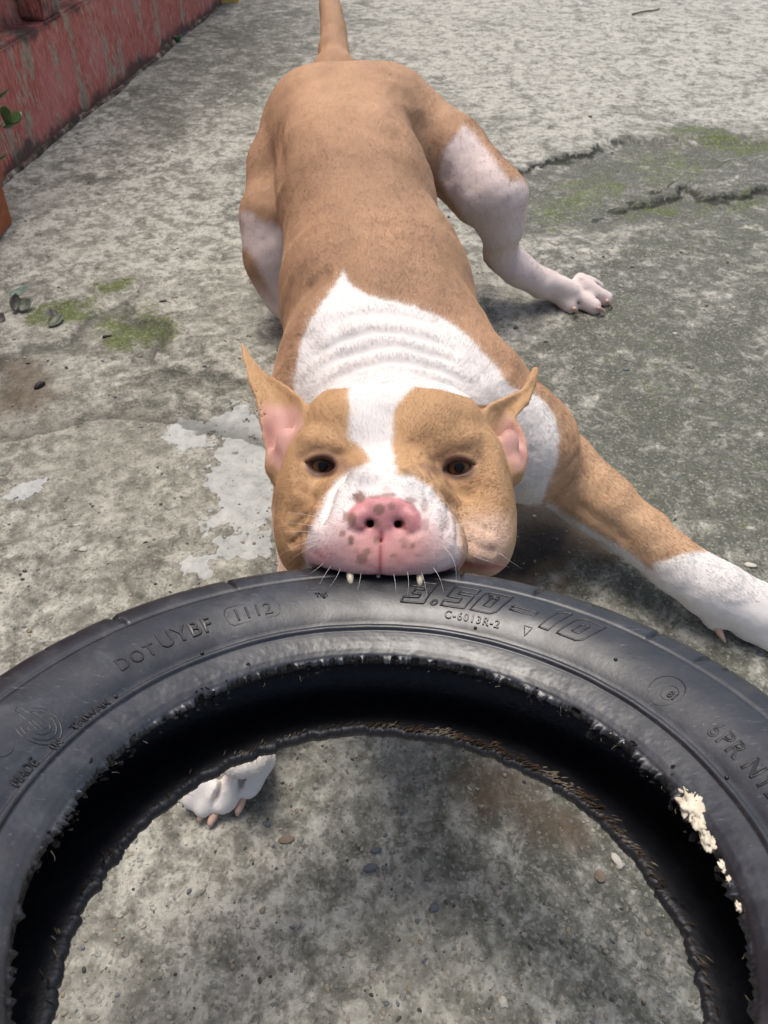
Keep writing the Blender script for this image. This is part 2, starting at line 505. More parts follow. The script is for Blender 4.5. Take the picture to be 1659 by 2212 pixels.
# rough mortar along the foot of the wall
bm = bmesh.new(); prev = None
for i in range(260):
    sx = -1.4 + i * 2.9 / 259
    w_ = .004 + .030 * max(0, float(fbm(np.array([sx]), np.array([0.0]), 7, 4, 33)[0]) + .22); h_ = .002 + .016 * max(0, float(fbm(np.array([sx]), np.array([4.0]), 11, 4, 35)[0]) + .25)
    row = [bm.verts.new((sx, .004, h_ * 1.3)), bm.verts.new((sx, -.35 * w_, h_)), bm.verts.new((sx, -.75 * w_, h_ * .5)), bm.verts.new((sx, -w_, -.006))]
    if prev:
        for q in range(3): bm.faces.new((prev[q], row[q], row[q + 1], prev[q + 1]))
    prev = row
t = NT('old_mortar'); v = t.coord(); n_ = t.noise(v, 30, 6, .7)
M_MOR = t.out(t.ramp(n_, [(.42, (.045, .037, .03)), (.54, (.14, .10, .08)), (.66, (.42, .36, .29))]), .9, t.bump(t.noise(v, 120, 5), .8, .003), .2)
o = bpy.data.objects.new('mortar', bm_mesh('mortar', bm)); COL.objects.link(o); o.data.materials.append(M_MOR); o.parent = wall
# planter
t = NT('terracotta'); v = t.coord(); n_ = t.noise(v, 28, 5, .65)
c = t.ramp(n_, [(.3, (.26, .075, .03)), (.55, (.36, .115, .045)), (.75, (.44, .20, .10))])
c = t.mix(t.math('MULTIPLY', t.rng(t.noise(v, 90, 5, .7), .6, .75), .5), c, (.46, .36, .25))
M_TER = t.out(c, .75, t.bump(n_, .3, .001), .3)
pl = empty('planter', (-.7265, 1.16, 0)); tag(pl, 'orange terracotta trough planter standing against the red wall', 'planter')
bm = bmesh.new(); vs = box_bm(bm, -.0535, .0535, -.21, .21, .0, .085)
for vv in vs:
    if vv.co.z < .04: vv.co.x *= .93; vv.co.y *= .985
bmesh.ops.bevel(bm, geom=bm.edges[:], offset=.004, segments=2, affect='EDGES')
o = bpy.data.objects.new('trough', bm_mesh('trough', bm)); COL.objects.link(o); o.data.materials.append(M_TER); o.parent = pl
bm = bmesh.new()
for b_ in ((-.0565, .0565, -.215, -.203, .078, .102), (-.0565, .0565, .203, .215, .078, .102), (-.0565, -.0455, -.2028, .2028, .078, .102), (.0455, .0565, -.2028, .2028, .078, .102)): box_bm(bm, *b_)
o = bpy.data.objects.new('rim', bm_mesh('rim', bm)); COL.objects.link(o); o.data.materials.append(M_TER); o.parent = pl
bm = bmesh.new(); box_bm(bm, -.045, .045, -.202, .202, .0855, .092); o = bpy.data.objects.new('soil', bm_mesh('soil', bm)); COL.objects.link(o); o.data.materials.append(plain('soil', (.04, .028, .018), .95)); o.parent = pl
# jade plant
t = NT('jade_leaf'); v = t.coord(); n_ = t.noise(v, 60, 3, .5)
t.b.inputs['Subsurface Weight'].default_value = .1; t.b.inputs['Subsurface Radius'].default_value = (.002, .004, .001)
M_JADE = t.out(t.ramp(n_, [(.3, (.035, .075, .022)), (.6, (.07, .13, .04)), (.8, (.12, .20, .07))]), .32, None, .5)
M_STEM = plain('jade_stem', (.16, .17, .07), .7)
jade = empty('jade_plant', (-.735, 1.30, .09)); tag(jade, 'jade plant with round thick green leaves growing in the terracotta trough', 'plant')


def tube_obj(name, pts, r0, r1, mat, parent):
    cu = bpy.data.curves.new(name, 'CURVE'); cu.dimensions = '3D'; cu.bevel_depth = 1.0; cu.bevel_resolution = 2
    sp = cu.splines.new('POLY'); sp.points.add(len(pts) - 1)
    for k, (p, q) in enumerate(zip(sp.points, pts)): p.co = (*q, 1); p.radius = r0 + (r1 - r0) * k / (len(pts) - 1)
    o = bpy.data.objects.new('tmp', cu); COL.objects.link(o); bpy.context.view_layer.update()
    me = bpy.data.meshes.new_from_object(o.evaluated_get(bpy.context.evaluated_depsgraph_get())); bpy.data.objects.remove(o)
    return link_mesh(name, me, mat, parent)


def leaf_mesh(L, Wd, T, cup=.25):
    vs = []; fs = []; n, m = 9, 8
    for i in range(n):
        s = i / (n - 1); w = Wd * math.sin(math.pi * min(1, s ** 1.25)) ** .6 * (.35 + .65 * s) * 1.15 if 0 < s < 1 else .0012
        for q in range(m):
            a_ = q * 2 * math.pi / m; vs.append((w * math.cos(a_), L * s, T * math.sin(a_) * math.sin(math.pi * (s * .9 + .05)) + cup * L * s * s + .15 * w * abs(math.cos(a_))))
    for i in range(n - 1):
        for q in range(m): fs.append((i * m + q, i * m + (q + 1) % m, (i + 1) * m + (q + 1) % m, (i + 1) * m + q))
    fs.append(tuple(range(m))[::-1]); fs.append(tuple(range((n - 1) * m, n * m)))
    return mesh_from('leaf', vs, fs)


jl = leaf_mesh(.034, .0135, .0024); jl.materials.append(M_JADE)
jl.polygons.foreach_set('use_smooth', np.ones(len(jl.polygons), bool))
tips = [to_world(at(2, 268, 1.372)), to_world(at(-40, 340, 1.36)), to_world(at(-70, 230, 1.38)), to_world(at(-8, 205, 1.385))]
base_p = np.array([-.735, 1.30, .09])
for k, tp_ in enumerate(tips):
    midp = (base_p + tp_) / 2 + np.array([0, 0, .015])
    tube_obj('stem', [base_p, midp, tp_], .005, .0028, M_STEM, jade)
for px, py, dx, dy, dz, sc in [(-12, 214, 1, -.15, -.2, 1.0), (14, 275, .25, -1, -.3, 1.0), (14, 272, .85, -.55, .1, 1.05), (8, 276, .8, .35, -.5, .8), (-14, 348, 1, -.05, -.2, .95), (-2, 300, .35, .6, -.5, .7), (-20, 250, -.3, -1, -.2, 1.0),
                               (-50, 340, -.9, -.3, 0, 1.0), (-45, 345, .1, -1, -.3, 1), (-80, 230, -.8, -.4, 0, 1), (-75, 225, .7, -.6, -.2, 1), (-30, 205, -.5, -.9, 0, 1), (-40, 300, .4, .9, -.3, .9)]:
    p_ = at(px, py, 1.37); d_ = Vector(to_world(p_ + np.array([dx, dy, dz]) * .05) - to_world(p_)).normalized()
    view = Vector(np.array([0, -.35, .93])); zax = (view - d_ * view.dot(d_)); zax.normalize(); xax = d_.cross(zax)
    M_ = Matrix((xax, d_, zax)).transposed().to_4x4()
    o = bpy.data.objects.new('leaf', jl); COL.objects.link(o); o.parent = jade
    o.matrix_basis = Matrix.Translation(Vector(to_world(p_)) - Vector(jade.location)) @ M_ @ Matrix.Rotation(RNG.uniform(-.6, .6), 4, 'Y') @ Matrix.Scale(sc, 4)

# ================================================================== TYRE
TC = np.array([0.0008, 0.1182, 0.3043])                 # centre, slanted frame
TN = np.array([0.072, -2.212, -1.0]); TN /= np.linalg.norm(TN)   # axle, towards the upper sidewall
TE = np.cross(TN, [0, 0, 1.0]); TE = TE / np.linalg.norm(TE)
TE = TE if TE[0] > 0 else -TE
TF = np.cross(TN, TE); TF = TF if TF[2] > 0 else -TF     # away from the viewer, towards the dog


def tyre_pt(th, r, a):
    th = np.asarray(th, float); r = np.asarray(r, float); a = np.asarray(a, float)
    p = TC + (r * np.sin(th))[..., None] * TE + (r * np.cos(th))[..., None] * TF + a[..., None] * TN
    return to_world(p)


UP = [(.1390, -.0272), (.1395, -.0255), (.1412, -.0236), (.1440, -.0215), (.1475, -.0196), (.1510, -.0180), (.1535, -.0170), (.1548, -.0166), (.1556, -.0146), (.1570, -.0139), (.1581, -.0146), (.1588, -.0143),
      (.1620, -.0116), (.1660, -.0090), (.1700, -.0069), (.1740, -.0052), (.1780, -.0038), (.1820, -.0028), (.1860, -.0020), (.1895, -.0015), (.1910, -.0013), (.1918, -.0016), (.1926, -.0008), (.1945, -.0004), (.1975, -.0001),
      (.2010, .0000), (.2040, -.0004), (.2060, -.0011), (.2075, -.0024), (.2088, -.0050), (.2105, -.0100), (.2125, -.0170), (.2143, -.0260), (.2156, -.0360), (.2163, -.0450), (.2165, -.0515)]
_u = []
for (r0_, a0_), (r1_, a1_) in zip(UP[:-1], UP[1:]):
    m_ = max(1, int(round(math.hypot(r1_ - r0_, a1_ - a0_) / (.0007 if r1_ < .156 else .0022))))
    _u += [(r0_ + (r1_ - r0_) * q / m_, a0_ + (a1_ - a0_) * q / m_) for q in range(m_)]
UP = _u + [UP[-1]]
KS = max(i for i, p in enumerate(UP) if p[0] <= .2076) + 1
PROF_R = np.array([p[0] for p in UP]); PROF_A = np.array([p[1] for p in UP])


def side_a(r):
    return np.interp(r, PROF_R[:KS], PROF_A[:KS])



def tyre_at(px, py, a=None):
    """angle and radius of a place on the upper sidewall"""
    d = at(px, py, 1.0); al = -.006 if a is None else a
    for _ in range(8 if a is None else 1):
        o = TC + TN * al
        s = o.dot(TN) / d.dot(TN); q = d * s - o
        r = math.hypot(q.dot(TE), q.dot(TF))
        if a is None: al = float(side_a(r))
    return math.atan2(q.dot(TE), q.dot(TF)), r


def tyre_local(P):
    q = P - TC
    a = q @ TN
    return np.sqrt((q @ TE) ** 2 + (q @ TF) ** 2), a


MIDA = -0.0515
low_side = [(r if r > .1415 else r - .006, 2 * MIDA - a) for r, a in UP[:-1]][::-1]
inner = [(.1330, -.0730), (.1355, -.0715), (.1440, -.0745), (.1600, -.0815), (.1750, -.0885), (.1880, -.0920), (.1980, -.0890), (.2040, -.0750), (.2068, -.0515),
         (.2040, -.0280), (.1980, -.0145), (.1880, -.0110), (.1750, -.0145), (.1600, -.0215), (.1500, -.0270), (.1430, -.0305), (.1405, -.0300)]
loop = UP + low_side + inner
nP = len(loop); nT = 1260
th = np.linspace(-math.pi, math.pi, nT, endpoint=False)
LR = np.array([p[0] for p in loop]); LA = np.array([p[1] for p in loop])
TH, RR = np.meshgrid(th, LR, indexing='ij'); _, AA = np.meshgrid(th, LA, indexing='ij')
RR = RR.copy(); AA = AA.copy()
# torn bead edges
jag = fbm(th * 9, th * 0, 3.0, 5, 61, .6) * 0.010 + fbm(th * 43, th * 0 + 3, 2.3, 4, 67, .7) * 0.006
tooth = np.maximum(0, vnoise(th * 34, th * 0 + 8.5, 5) - 0.66) * 0.010
jag2 = fbm(th * 9, th * 0 + 7, 2.0, 6, 71, .6) * 0.009 + fbm(th * 37, th * 0 + 5, 2.3, 4, 77, .7) * 0.003
wt_up = np.zeros(nP); wt_lo = np.zeros(nP)
for i, (r, a) in enumerate(loop):
    f = max(0.0, 1 - (r - .1390) / .0012) if r > .132 else 1.0
    if a > MIDA: wt_up[i] = f
    else: wt_lo[i] = max(0.0, 1 - (r - .1325) / .008)
RR += (jag + tooth)[:, None] * wt_up[None, :] + (jag2)[:, None] * wt_lo[None, :]
AA += (fbm(th * 20, th * 0 + 1, 2.0, 3, 81) * 0.003)[:, None] * wt_up[None, :]
# slight lumps of worn rubber on the bead slope
lump = fbm(TH * 16, RR * 160, 2.0, 4, 91)
lump = fbm(TH * .145, RR * 1.0, 330, 3, 91) + .6 * np.maximum(0, fbm(TH * .145, RR * 1.0, 700, 2, 93) - .1)
bead_zone = np.clip((0.1545 - RR) / 0.006, 0, 1) * (AA > MIDA) * np.clip(1 - wt_up[None, :], 0, 1)
AA += lump * 0.0003 * bead_zone
# tread grooves that run out over the shoulder
GROOVES = []
for px, py, w_, slope, rin in [(470, 1248, .012, .3, .1935), (215, 1332, .012, .3, .1925), (75, 1402, .006, .1, .2), (1193, 1263, .017, -.25, .1945),
                               (1305, 1303, .007, -.1, .2015), (1447, 1367, .018, -.2, .194), (1588, 1452, .009, -.1, .2005), (380, 1275, .003, .2, .204), (985, 1240, .012, .2, .196), (640, 1222, .006, .6, .2)]:
    GROOVES.append((tyre_at(px, py)[0], w_, slope, rin))
for k in range(14):
    GROOVES.append((1.0 + k * .28, .012, -.3, .195))
for t0, w_, sl, rin in GROOVES:
    s = np.clip((RR - rin) / (.2165 - rin), 0, 1)
    over = np.where(AA < -.004, -(AA + .004) / .05, 0)
    centre = t0 + sl * .10 * (1 - s) * 1.0 - sl * over * .35
    wloc = w_ * (0.25 + .75 * s)
    g = sstep(1.0, 0.62, np.abs(TH - centre) / wloc) * (RR > rin) * (AA > -.042) * np.clip((RR - rin) / .004, 0, 1)
    outer = np.arange(nP)[None, :] < len(UP)
    g = g * outer
    dep = (0.0115 if w_ > .0125 else .006) * g
    RR -= dep * np.clip((RR - .200) / .012, 0, 1)
    AA -= dep * 0.5 * np.clip((.212 - RR) / .008, 0, 1) * (AA > -.012)
# nicks on the shoulder edge
nick = np.maximum(0, vnoise(th * 26, th * 0 + 2.5, 15) - .78) * 0.012
RR -= nick[:, None] * ((LR[None, :] > .2055) & (np.arange(nP)[None, :] < len(UP)) & (LA[None, :] > -.012))
AA += fbm(TH * 3, RR * 30, 1.5, 3, 95) * 0.0012 * ((AA > MIDA) & (np.arange(nP)[None, :] < len(UP)))
V = tyre_pt(TH, RR, AA).reshape(-1, 3)
ii = np.arange(nT)[:, None]; jj = np.arange(nP)[None, :]
i2 = (ii + 1) % nT; j2 = (jj + 1) % nP
F = np.stack(np.broadcast_arrays(ii * nP + jj, ii * nP + j2, i2 * nP + j2, i2 * nP + jj), -1).reshape(-1, 4)

t = NT('worn_black_rubber')
v = t.coord()
n_big = t.noise(v, 14, 4, .6)
n_mid = t.noise(v, 70, 5, .65)
n_fine = t.noise(v, 420, 4, .6)
c = t.ramp(n_big, [(.3, (.008, .009, .012)), (.55, (.015, .016, .020)), (.75, (.030, .027, .029))])
c = t.mix(t.math('MULTIPLY', t.rng(n_mid, .52, .75), .4), c, (.055, .049, .049))
spk = t.voro(v, 260, 'F1', 'Distance')
c = t.mix(t.math('MULTIPLY', t.rng(spk, .14, .05), .5), c, (.01, .009, .009))
dust = t.math('MULTIPLY', t.rng(n_fine, .62, .8), t.rng(n_big, .4, .65))
c = t.mix(t.math('MULTIPLY', dust, .6), c, (.28, .26, .24))
film = t.noise(v, 26, 6, .7, 1.0)
c = t.mix(t.math('MULTIPLY', t.rng(film, .48, .72), .45), c, (.075, .078, .09))
# pale scuffs
sc = t.noise(t.coord('Object', (60, 900, 300), (0.4, .3, .5)), 1.0, 3, .6)
c = t.mix(t.math('MULTIPLY', t.rng(sc, .64, .76), .40), c, (.20, .21, .23))
rr = t.math('ADD', t.math('MULTIPLY', n_mid, .30), t.math('ADD', .15, t.math('MULTIPLY', n_big, .14)))
hb = t.math('ADD', t.math('MULTIPLY', n_mid, .8), t.math('MULTIPLY', n_fine, .45))
M_RUB = t.out(c, rr, t.bump(hb, .18, .0010), .75)
t = NT('inner_liner_rubber'); v = t.coord()
c = t.ramp(t.noise(v, 90, 5, .7), [(.35, (.006, .007, .010)), (.6, (.014, .014, .017)), (.8, (.05, .04, .03))])
M_LIN = t.out(c, .5, t.bump(t.noise(v, 300, 4), .5, .001), .5)
M_LET = plain('lettering_rubber', (.011, .010, .011), .34, .3, 120, .6)
M_CORD = plain('frayed_cord_fibre', (.24, .20, .15), .9, .5, 150, .2)
M_TORN = plain('torn_rubber_edge', (.014, .013, .013), .85, .5, 200, .15)
M_TUFT = plain('cream_fabric', (.62, .55, .43), .95, .3, 200, .1)

tyre = empty('tyre', to_world(TC))
tag(tyre, 'worn black scooter tyre with frayed edges, gripped in the mouth of the dog', 'tyre')
tme = mesh_from('carcass', V, F)
tyre_body = link_mesh('carcass', tme, M_RUB, tyre)
tme.materials.append(M_LIN)
pj = np.tile(np.arange(nP), nT)
mi = ((pj >= len(UP) + len(low_side) - 1)).astype(np.int32)
if len(tme.polygons) == len(mi): tme.polygons.foreach_set('material_index', mi)


def wrap_mesh(me, th0, r0, lift=0.0):
    """bend flat lettering (metres, x along, y outward) round the sidewall"""
    n = len(me.vertices); co = np.zeros(n * 3, np.float32); me.vertices.foreach_get('co', co); co = co.reshape(-1, 3)
    r = r0 + co[:, 1]; a = side_a(r) + co[:, 2] + lift
    me.vertices.foreach_set('co', tyre_pt(th0 + co[:, 0] / (r0 + .006), r, a).astype(np.float32).ravel()); me.update()


def curve_to_mesh(cu):
    o = bpy.data.objects.new('tmp', cu); COL.objects.link(o)
    bpy.context.view_layer.update()
    me = bpy.data.meshes.new_from_object(o.evaluated_get(bpy.context.evaluated_depsgraph_get()))
    bpy.data.objects.remove(o); return me


def split_edges(me, n=2):
    bm = bmesh.new(); bm.from_mesh(me)
    bmesh.ops.subdivide_edges(bm, edges=[e for e in bm.edges if e.calc_length() > .003], cuts=n, use_grid_fill=True)
    bm.to_mesh(me); bm.free()


def letters(text, px, py, size, name='lettering', shear=0.0, outline=0.0, ext=.0006, spacing=1.0, align='LEFT', mat=None):
    th0, r0 = tyre_at(px, py)
    cu = bpy.data.curves.new('t', 'FONT'); cu.body = text; cu.size = size; cu.shear = shear; cu.align_x = align
    cu.space_character = spacing
    cu.resolution_u = 3
    if outline:
        cu.fill_mode = 'NONE'; cu.bevel_depth = outline; cu.bevel_resolution = 1
    else:
        cu.extrude = ext; cu.bevel_depth = .00018; cu.bevel_resolution = 0
    me = curve_to_mesh(cu)
    wrap_mesh(me, th0, r0)
    return link_mesh(name, me, mat or M_LET, tyre, False)


def strokes(polys, px, py, size, name='lettering', rad=.0004, shear=0.0, mat=None, cyc=True):
    th0, r0 = tyre_at(px, py)
    cu = bpy.data.curves.new('s', 'CURVE'); cu.dimensions = '3D'; cu.bevel_depth = rad; cu.bevel_resolution = 1
    for pl in polys:
        closed = cyc
        if pl and pl[-1] == 'open': closed = False; pl = pl[:-1]
        pts = []
        m = len(pl)
        for k in range(m if closed else m - 1):
            (x0, y0), (x1, y1) = pl[k], pl[(k + 1) % m]
            for q in range(4): pts.append((x0 + (x1 - x0) * q / 4, y0 + (y1 - y0) * q / 4))
        if not closed: pts.append(pl[-1])
        sp = cu.splines.new('POLY'); sp.points.add(len(pts) - 1); sp.use_cyclic_u = closed
        for p, (x, y) in zip(sp.points, pts): p.co = ((x + shear * y) * size, y * size, 0, 1)
    me = curve_to_mesh(cu); wrap_mesh(me, th0, r0)
    return link_mesh(name, me, mat or M_LET, tyre, True)


def ring_pts(cx, cy, rx, ry, n=28, a0=0, a1=360):
    return [(cx + rx * math.cos(R(a0 + (a1 - a0) * k / n)), cy + ry * math.sin(R(a0 + (a1 - a0) * k / n))) for k in range(n)]


# the big slanted outline size mark: 3.50-10
G3 = [(0, 0), (.86, 0), (.86, .46), (.80, .5), (.86, .54), (.86, 1), (.0, 1), (0, .78), (.55, .78), (.55, .62), (.25, .62), (.25, .40), (.55, .40), (.55, .23), (0, .23)]
G5 = [(0, 0), (.88, 0), (.88, .62), (.30, .62), (.30, .76), (.88, .76), (.88, 1), (0, 1), (0, .42), (.55, .42), (.55, .22), (0, .22)]
G0 = [(0, 0), (.74, 0), (.90, .14), (.90, 1), (.14, 1), (0, .86)]
G0i = [(.32, .28), (.56, .28), (.56, .72), (.32, .72)]
G1 = [(.1, 0), (.46, 0), (.46, 1), (.22, 1), (.1, .88)]
GM = [(0, .36), (.9, .36), (.9, .56), (0, .56)]
GD = ring_pts(.1, .08, .1, .1, 12)


def shift(pl, dx): return [(x + dx, y) for x, y in pl]


x = 0; big = []
for gl, wd in (([G3], 1.12), ([GD], .38), ([G5], 1.12), ([G0, G0i], 1.22), ([GM], 1.28), ([G1], .78), ([G0, G0i], 1.0)):
    for pl in gl: big.append(shift(pl, x))
    x += wd
strokes(big, 864, 1331, .0165, shear=.42, rad=.00068)
letters('C-6013R-2', 957, 1358, .0062, spacing=1.25)
strokes([[(0, 1), (.9, 1), (.45, 0)]], 1122, 1392, .0055, rad=.0003)
letters('TWI', 1052, 1292, .004)
letters('1112', 508, 1345, .0105, spacing=1.18, outline=.0)
strokes([[(-.25, -.25), (2.7, -.25), (2.98, -.1), (3.1, .22), (3.1, .62), (2.95, .95), (2.65, 1.1), (-.25, 1.1), (-.5, .95), (-.62, .62), (-.62, .22), (-.5, -.1)]], 512, 1343, .0088, rad=.00025)
letters('DOT', 262, 1453, .0098, spacing=1.22)
letters('UYBF', 352, 1405, .0128, spacing=1.12)
letters('MADE', 40, 1704, .0056, spacing=1.1)
letters('IN', 120, 1622, .0056, spacing=1.15)
letters('TAIWAN', 163, 1580, .0056, spacing=1.12)
letters('TWI', 682, 1290, .004)
letters('6PR NYLON', 1522, 1582, .0112, spacing=1.15, outline=.00036)
# maker's emblem: double ring with a bar rising out of it
strokes([ring_pts(0, 0, 1, 1, 40, 118, 420) + ['open'], ring_pts(0, 0, .78, .78, 34, 122, 410) + ['open'], ring_pts(0, 0, .5, .5, 24, 150, 330) + ['open'],
         [(-.22, -.1), (.02, 1.35), (.30, 1.45), 'open'], [(.05, .35), (-.05, -.25), (.18, -.3), (.22, .15), 'open'], [(.30, 1.3), (.28, .75), (.45, .72), (.5, .2), (.45, -.35), 'open']],
        84, 1568, .0094, rad=.00042)
strokes([ring_pts(0, 0, 1, 1, 30)], -12, 1608, .0075, rad=.00028)
strokes([ring_pts(0, 0, 1, 1, 36), ring_pts(.28, -.05, .48, .48, 24)], 1440, 1490, .0088, rad=.00032)
letters('81', 1438, 1504, .0052)
# moulding pips on the rib
pip = []
for px, py in [(437, 1419), (1025, 1375), (1570, 1680), (250, 1505), (1330, 1425), (1108, 1310), (700, 1290)]:
    t0, r0 = tyre_at(px, py)
    bm = bmesh.new(); bmesh.ops.create_uvsphere(bm, u_segments=8, v_segments=6, radius=.0011)
    w0 = tyre_pt(t0, r0, side_a(r0))
    for vv in bm.verts: vv.co = Vector(w0) + vv.co
    link_mesh('moulding_pip', bm_mesh('moulding_pip', bm), M_LET, tyre)

# torn rubber and cord along the beads
bm = bmesh.new()
for k in range(330):
    t0 = RNG.uniform(-1.75, 1.75) if k < 300 else RNG.uniform(-3.1, 3.1)
    j = float(np.interp(t0, th, jag + tooth))
    r0 = .1400 + j + RNG.normal(0, .0013) + (.0008 if k % 9 == 0 else 0); a0 = -.0275 - RNG.uniform(-.002, .006) if k % 9 else float(side_a(min(r0, .15))) - .0002
    p = Vector(tyre_pt(t0, r0, a0))
    ang = Vector((RNG.normal(), RNG.normal(), RNG.normal())).normalized()
    rot = Matrix.Rotation(RNG.uniform(0, 6.28), 3, ang)
    L = RNG.uniform(.0006, .0020) * (2.0 if RNG.random() < .06 else 1); Wd = L * RNG.uniform(.4, .9); T = .0004
    ring = []
    m = 6
    cen = []
    for s in (-1, 1):
        rg_ = []
        for q in range(m):
            an = q * 6.283 / m; rr_ = RNG.uniform(.6, 1.2)
            rg_.append(bm.verts.new(p + rot @ Vector((L * math.cos(an) * rr_, Wd * math.sin(an) * rr_, s * T + .25 * L * math.cos(an) ** 2))))
        ring.append(rg_)
    bm.faces.new(ring[0][::-1]); bm.faces.new(ring[1])
    for q in range(m): bm.faces.new((ring[0][q], ring[0][(q + 1) % m], ring[1][(q + 1) % m], ring[1][q]))
torn = link_mesh('torn_rubber', bm_mesh('torn_rubber', bm), M_TORN, tyre, False)
tag(torn, kind='stuff')


def fibre_object(name, items, mat, rad, parent):
    cu = bpy.data.curves.new(name, 'CURVE'); cu.dimensions = '3D'; cu.bevel_depth = rad; cu.bevel_resolution = 0; cu.resolution_u = 1
    for pts in items:
        sp = cu.splines.new('POLY'); sp.points.add(len(pts) - 1)
        for k, (p, q) in enumerate(zip(sp.points, pts)): p.co = (*q, 1); p.radius = 1.0 - .6 * k / len(pts)
    me = curve_to_mesh(cu)
    return link_mesh(name, me, mat, parent)


def fibres(n, rbase, abase, jg, lo, hi, spread, tmin, tmax, clump=0):
    out = []
    for k in range(n):
        t0 = RNG.uniform(tmin, tmax)
        r0 = rbase + float(np.interp(t0, th, jg)) + RNG.normal(0, .0008); a0 = abase + RNG.normal(0, .0015)
        L = RNG.uniform(lo, hi); dt = RNG.normal(0, spread); da = RNG.normal(0, .6)
        pts = []
        for q in range(5):
            s = q / 4
            pts.append(tyre_pt(t0 + dt * L / .14 * s + RNG.normal(0, .003) * s, r0 - L * s * (1 - .3 * s), a0 + da * L * s - .25 * L * s * s))
        out.append(pts)
    return out


fb = fibre_object('frayed_cord', fibres(26, .1385, -.029, jag, .001, .0036, .9, -2.0, 2.0), M_CORD, .00013, tyre); tag(fb, kind='stuff')
fb = fibre_object('frayed_thread', fibres(70, .1325, -.0745, jag2, .001, .0034, 1.0, -2.2, 2.2), plain('dark_thread', (.02, .015, .012), .9, .5), .00012, tyre); tag(fb, kind='stuff')
# bare twisted cord on the lower bead
bm = bmesh.new()
for k in range(520):
    t0 = RNG.uniform(-1.9, 1.9) if k < 130 else RNG.normal(.5, .34)
    j = float(np.interp(t0, th, jag2))
    p = Vector(tyre_pt(t0, .1342 + j + abs(RNG.normal(0, .0022)), -.0708 + RNG.normal(0, .0008)))
    tangent = Vector(tyre_pt(t0 + .01, .134, -.07)) - Vector(tyre_pt(t0, .134, -.07)); tangent.normalize()
    rad = Vector(tyre_pt(t0, .14, -.07)) - Vector(tyre_pt(t0, .134, -.07)); rad.normalize()
    d = (tangent * RNG.uniform(.5, 1) + rad * RNG.uniform(.3, 1)).normalized(); sd2 = d.cross(Vector((0, 0, 1))).normalized(); up = d.cross(sd2)
    L = RNG.uniform(.001, .0022); w_ = RNG.uniform(.0003, .0006)
    a_ = [bm.verts.new(p + d * L * s + (sd2 * math.cos(an) + up * math.sin(an)) * w_ * (1 if abs(s) < .9 else .4)) for s in (-1, 0, 1) for an in (0, 1.57, 3.14, 4.71)]
    for s in (0, 4):
        for q in range(4): bm.faces.new((a_[s + q], a_[s + (q + 1) % 4], a_[s + 4 + (q + 1) % 4], a_[s + 4 + q]))
t = NT('bare_cord'); v = t.coord()
M_BARE = t.out(t.ramp(t.noise(v, 22, 4, .6), [(.40, (.012, .009, .008)), (.54, (.055, .035, .022)), (.68, (.26, .22, .16))]), .9, None, .2)
tw = link_mesh('bare_cord', bm_mesh('bare_cord', bm), M_BARE, tyre); tag(tw, kind='stuff')
# pale torn fabric hanging on the inside edge
for px, py, r_, sq in [(1486, 1722, .0050, 1.0), (1500, 1752, .0064, 1.1), (1519, 1790, .0044, 1.0), (1526, 1822, .0036, 1.2), (1322, 1582, .0016, 1), (1345, 1602, .0013, 1), (1552, 1872, .0016, 1.5), (1566, 1905, .0013, 1.5), (1590, 1960, .0014, 1.3)]:
    t0, r0 = tyre_at(px, py, -.026)
    w0 = Vector(tyre_pt(t0, max(r0, .139), -.0255))
    bm = bmesh.new(); bmesh.ops.create_icosphere(bm, subdivisions=4, radius=1)
    for vv in bm.verts:
        q = vv.co.copy()
        f = 1 + 1.1 * (vnoise(np.array([q.x * 2.3 + px]), np.array([q.y * 2.3 + q.z * 1.7]), 3)[0] - .5) + .5 * (vnoise(np.array([q.x * 6 + px]), np.array([q.y * 6 - q.z * 5]), 8)[0] - .5)
        vv.co = w0 + Vector((q.x * r_ * .8, q.y * r_ * sq, q.z * r_ * .55)) * f
    link_mesh('torn_fabric', bm_mesh('torn_fabric', bm), M_TUFT, tyre)

# ================================================================== DOG
ga = axis([(-0.30, -0.160, .005), (-0.160, -0.124, .0025), (-0.124, 0.133, .0017), (0.133, 0.62, .0045)])
gb = axis([(-1.0, -0.185, .005), (-0.185, 0.085, .0018), (0.085, 0.32, .003)])
gc = axis([(0.435, 0.60, .0017), (0.60, .72, .0022), (0.72, 1.50, .005)])
NA, NB, NC = len(ga), len(gb), len(gc)
D = np.full((NA, NB, NC), 1.0, np.float32)


def region(lo, hi, m):
    sl = []
    for ax, l, h in zip((ga, gb, gc), lo, hi):
        i0 = max(0, np.searchsorted(ax, l - m) - 1); i1 = min(len(ax), np.searchsorted(ax, h + m) + 1)
        sl.append(slice(i0, max(i0, i1)))
    sl = tuple(sl)
    A = ga[sl[0]].astype(np.float32)[:, None, None]; B = gb[sl[1]].astype(np.float32)[None, :, None]; C = gc[sl[2]].astype(np.float32)[None, None, :]
    return sl, A, B, C


def smin(a, b, k):
    h = np.maximum(k - np.abs(a - b), 0) / k
    return np.minimum(a, b) - h * h * k * 0.25


def smax(a, b, k):
    return -smin(-a, -b, k)


def put(sl, d, k, sub=False):
    if D[sl].size == 0: return
    D[sl] = smax(D[sl], -d, k) if sub else smin(D[sl], d.astype(np.float32), k)


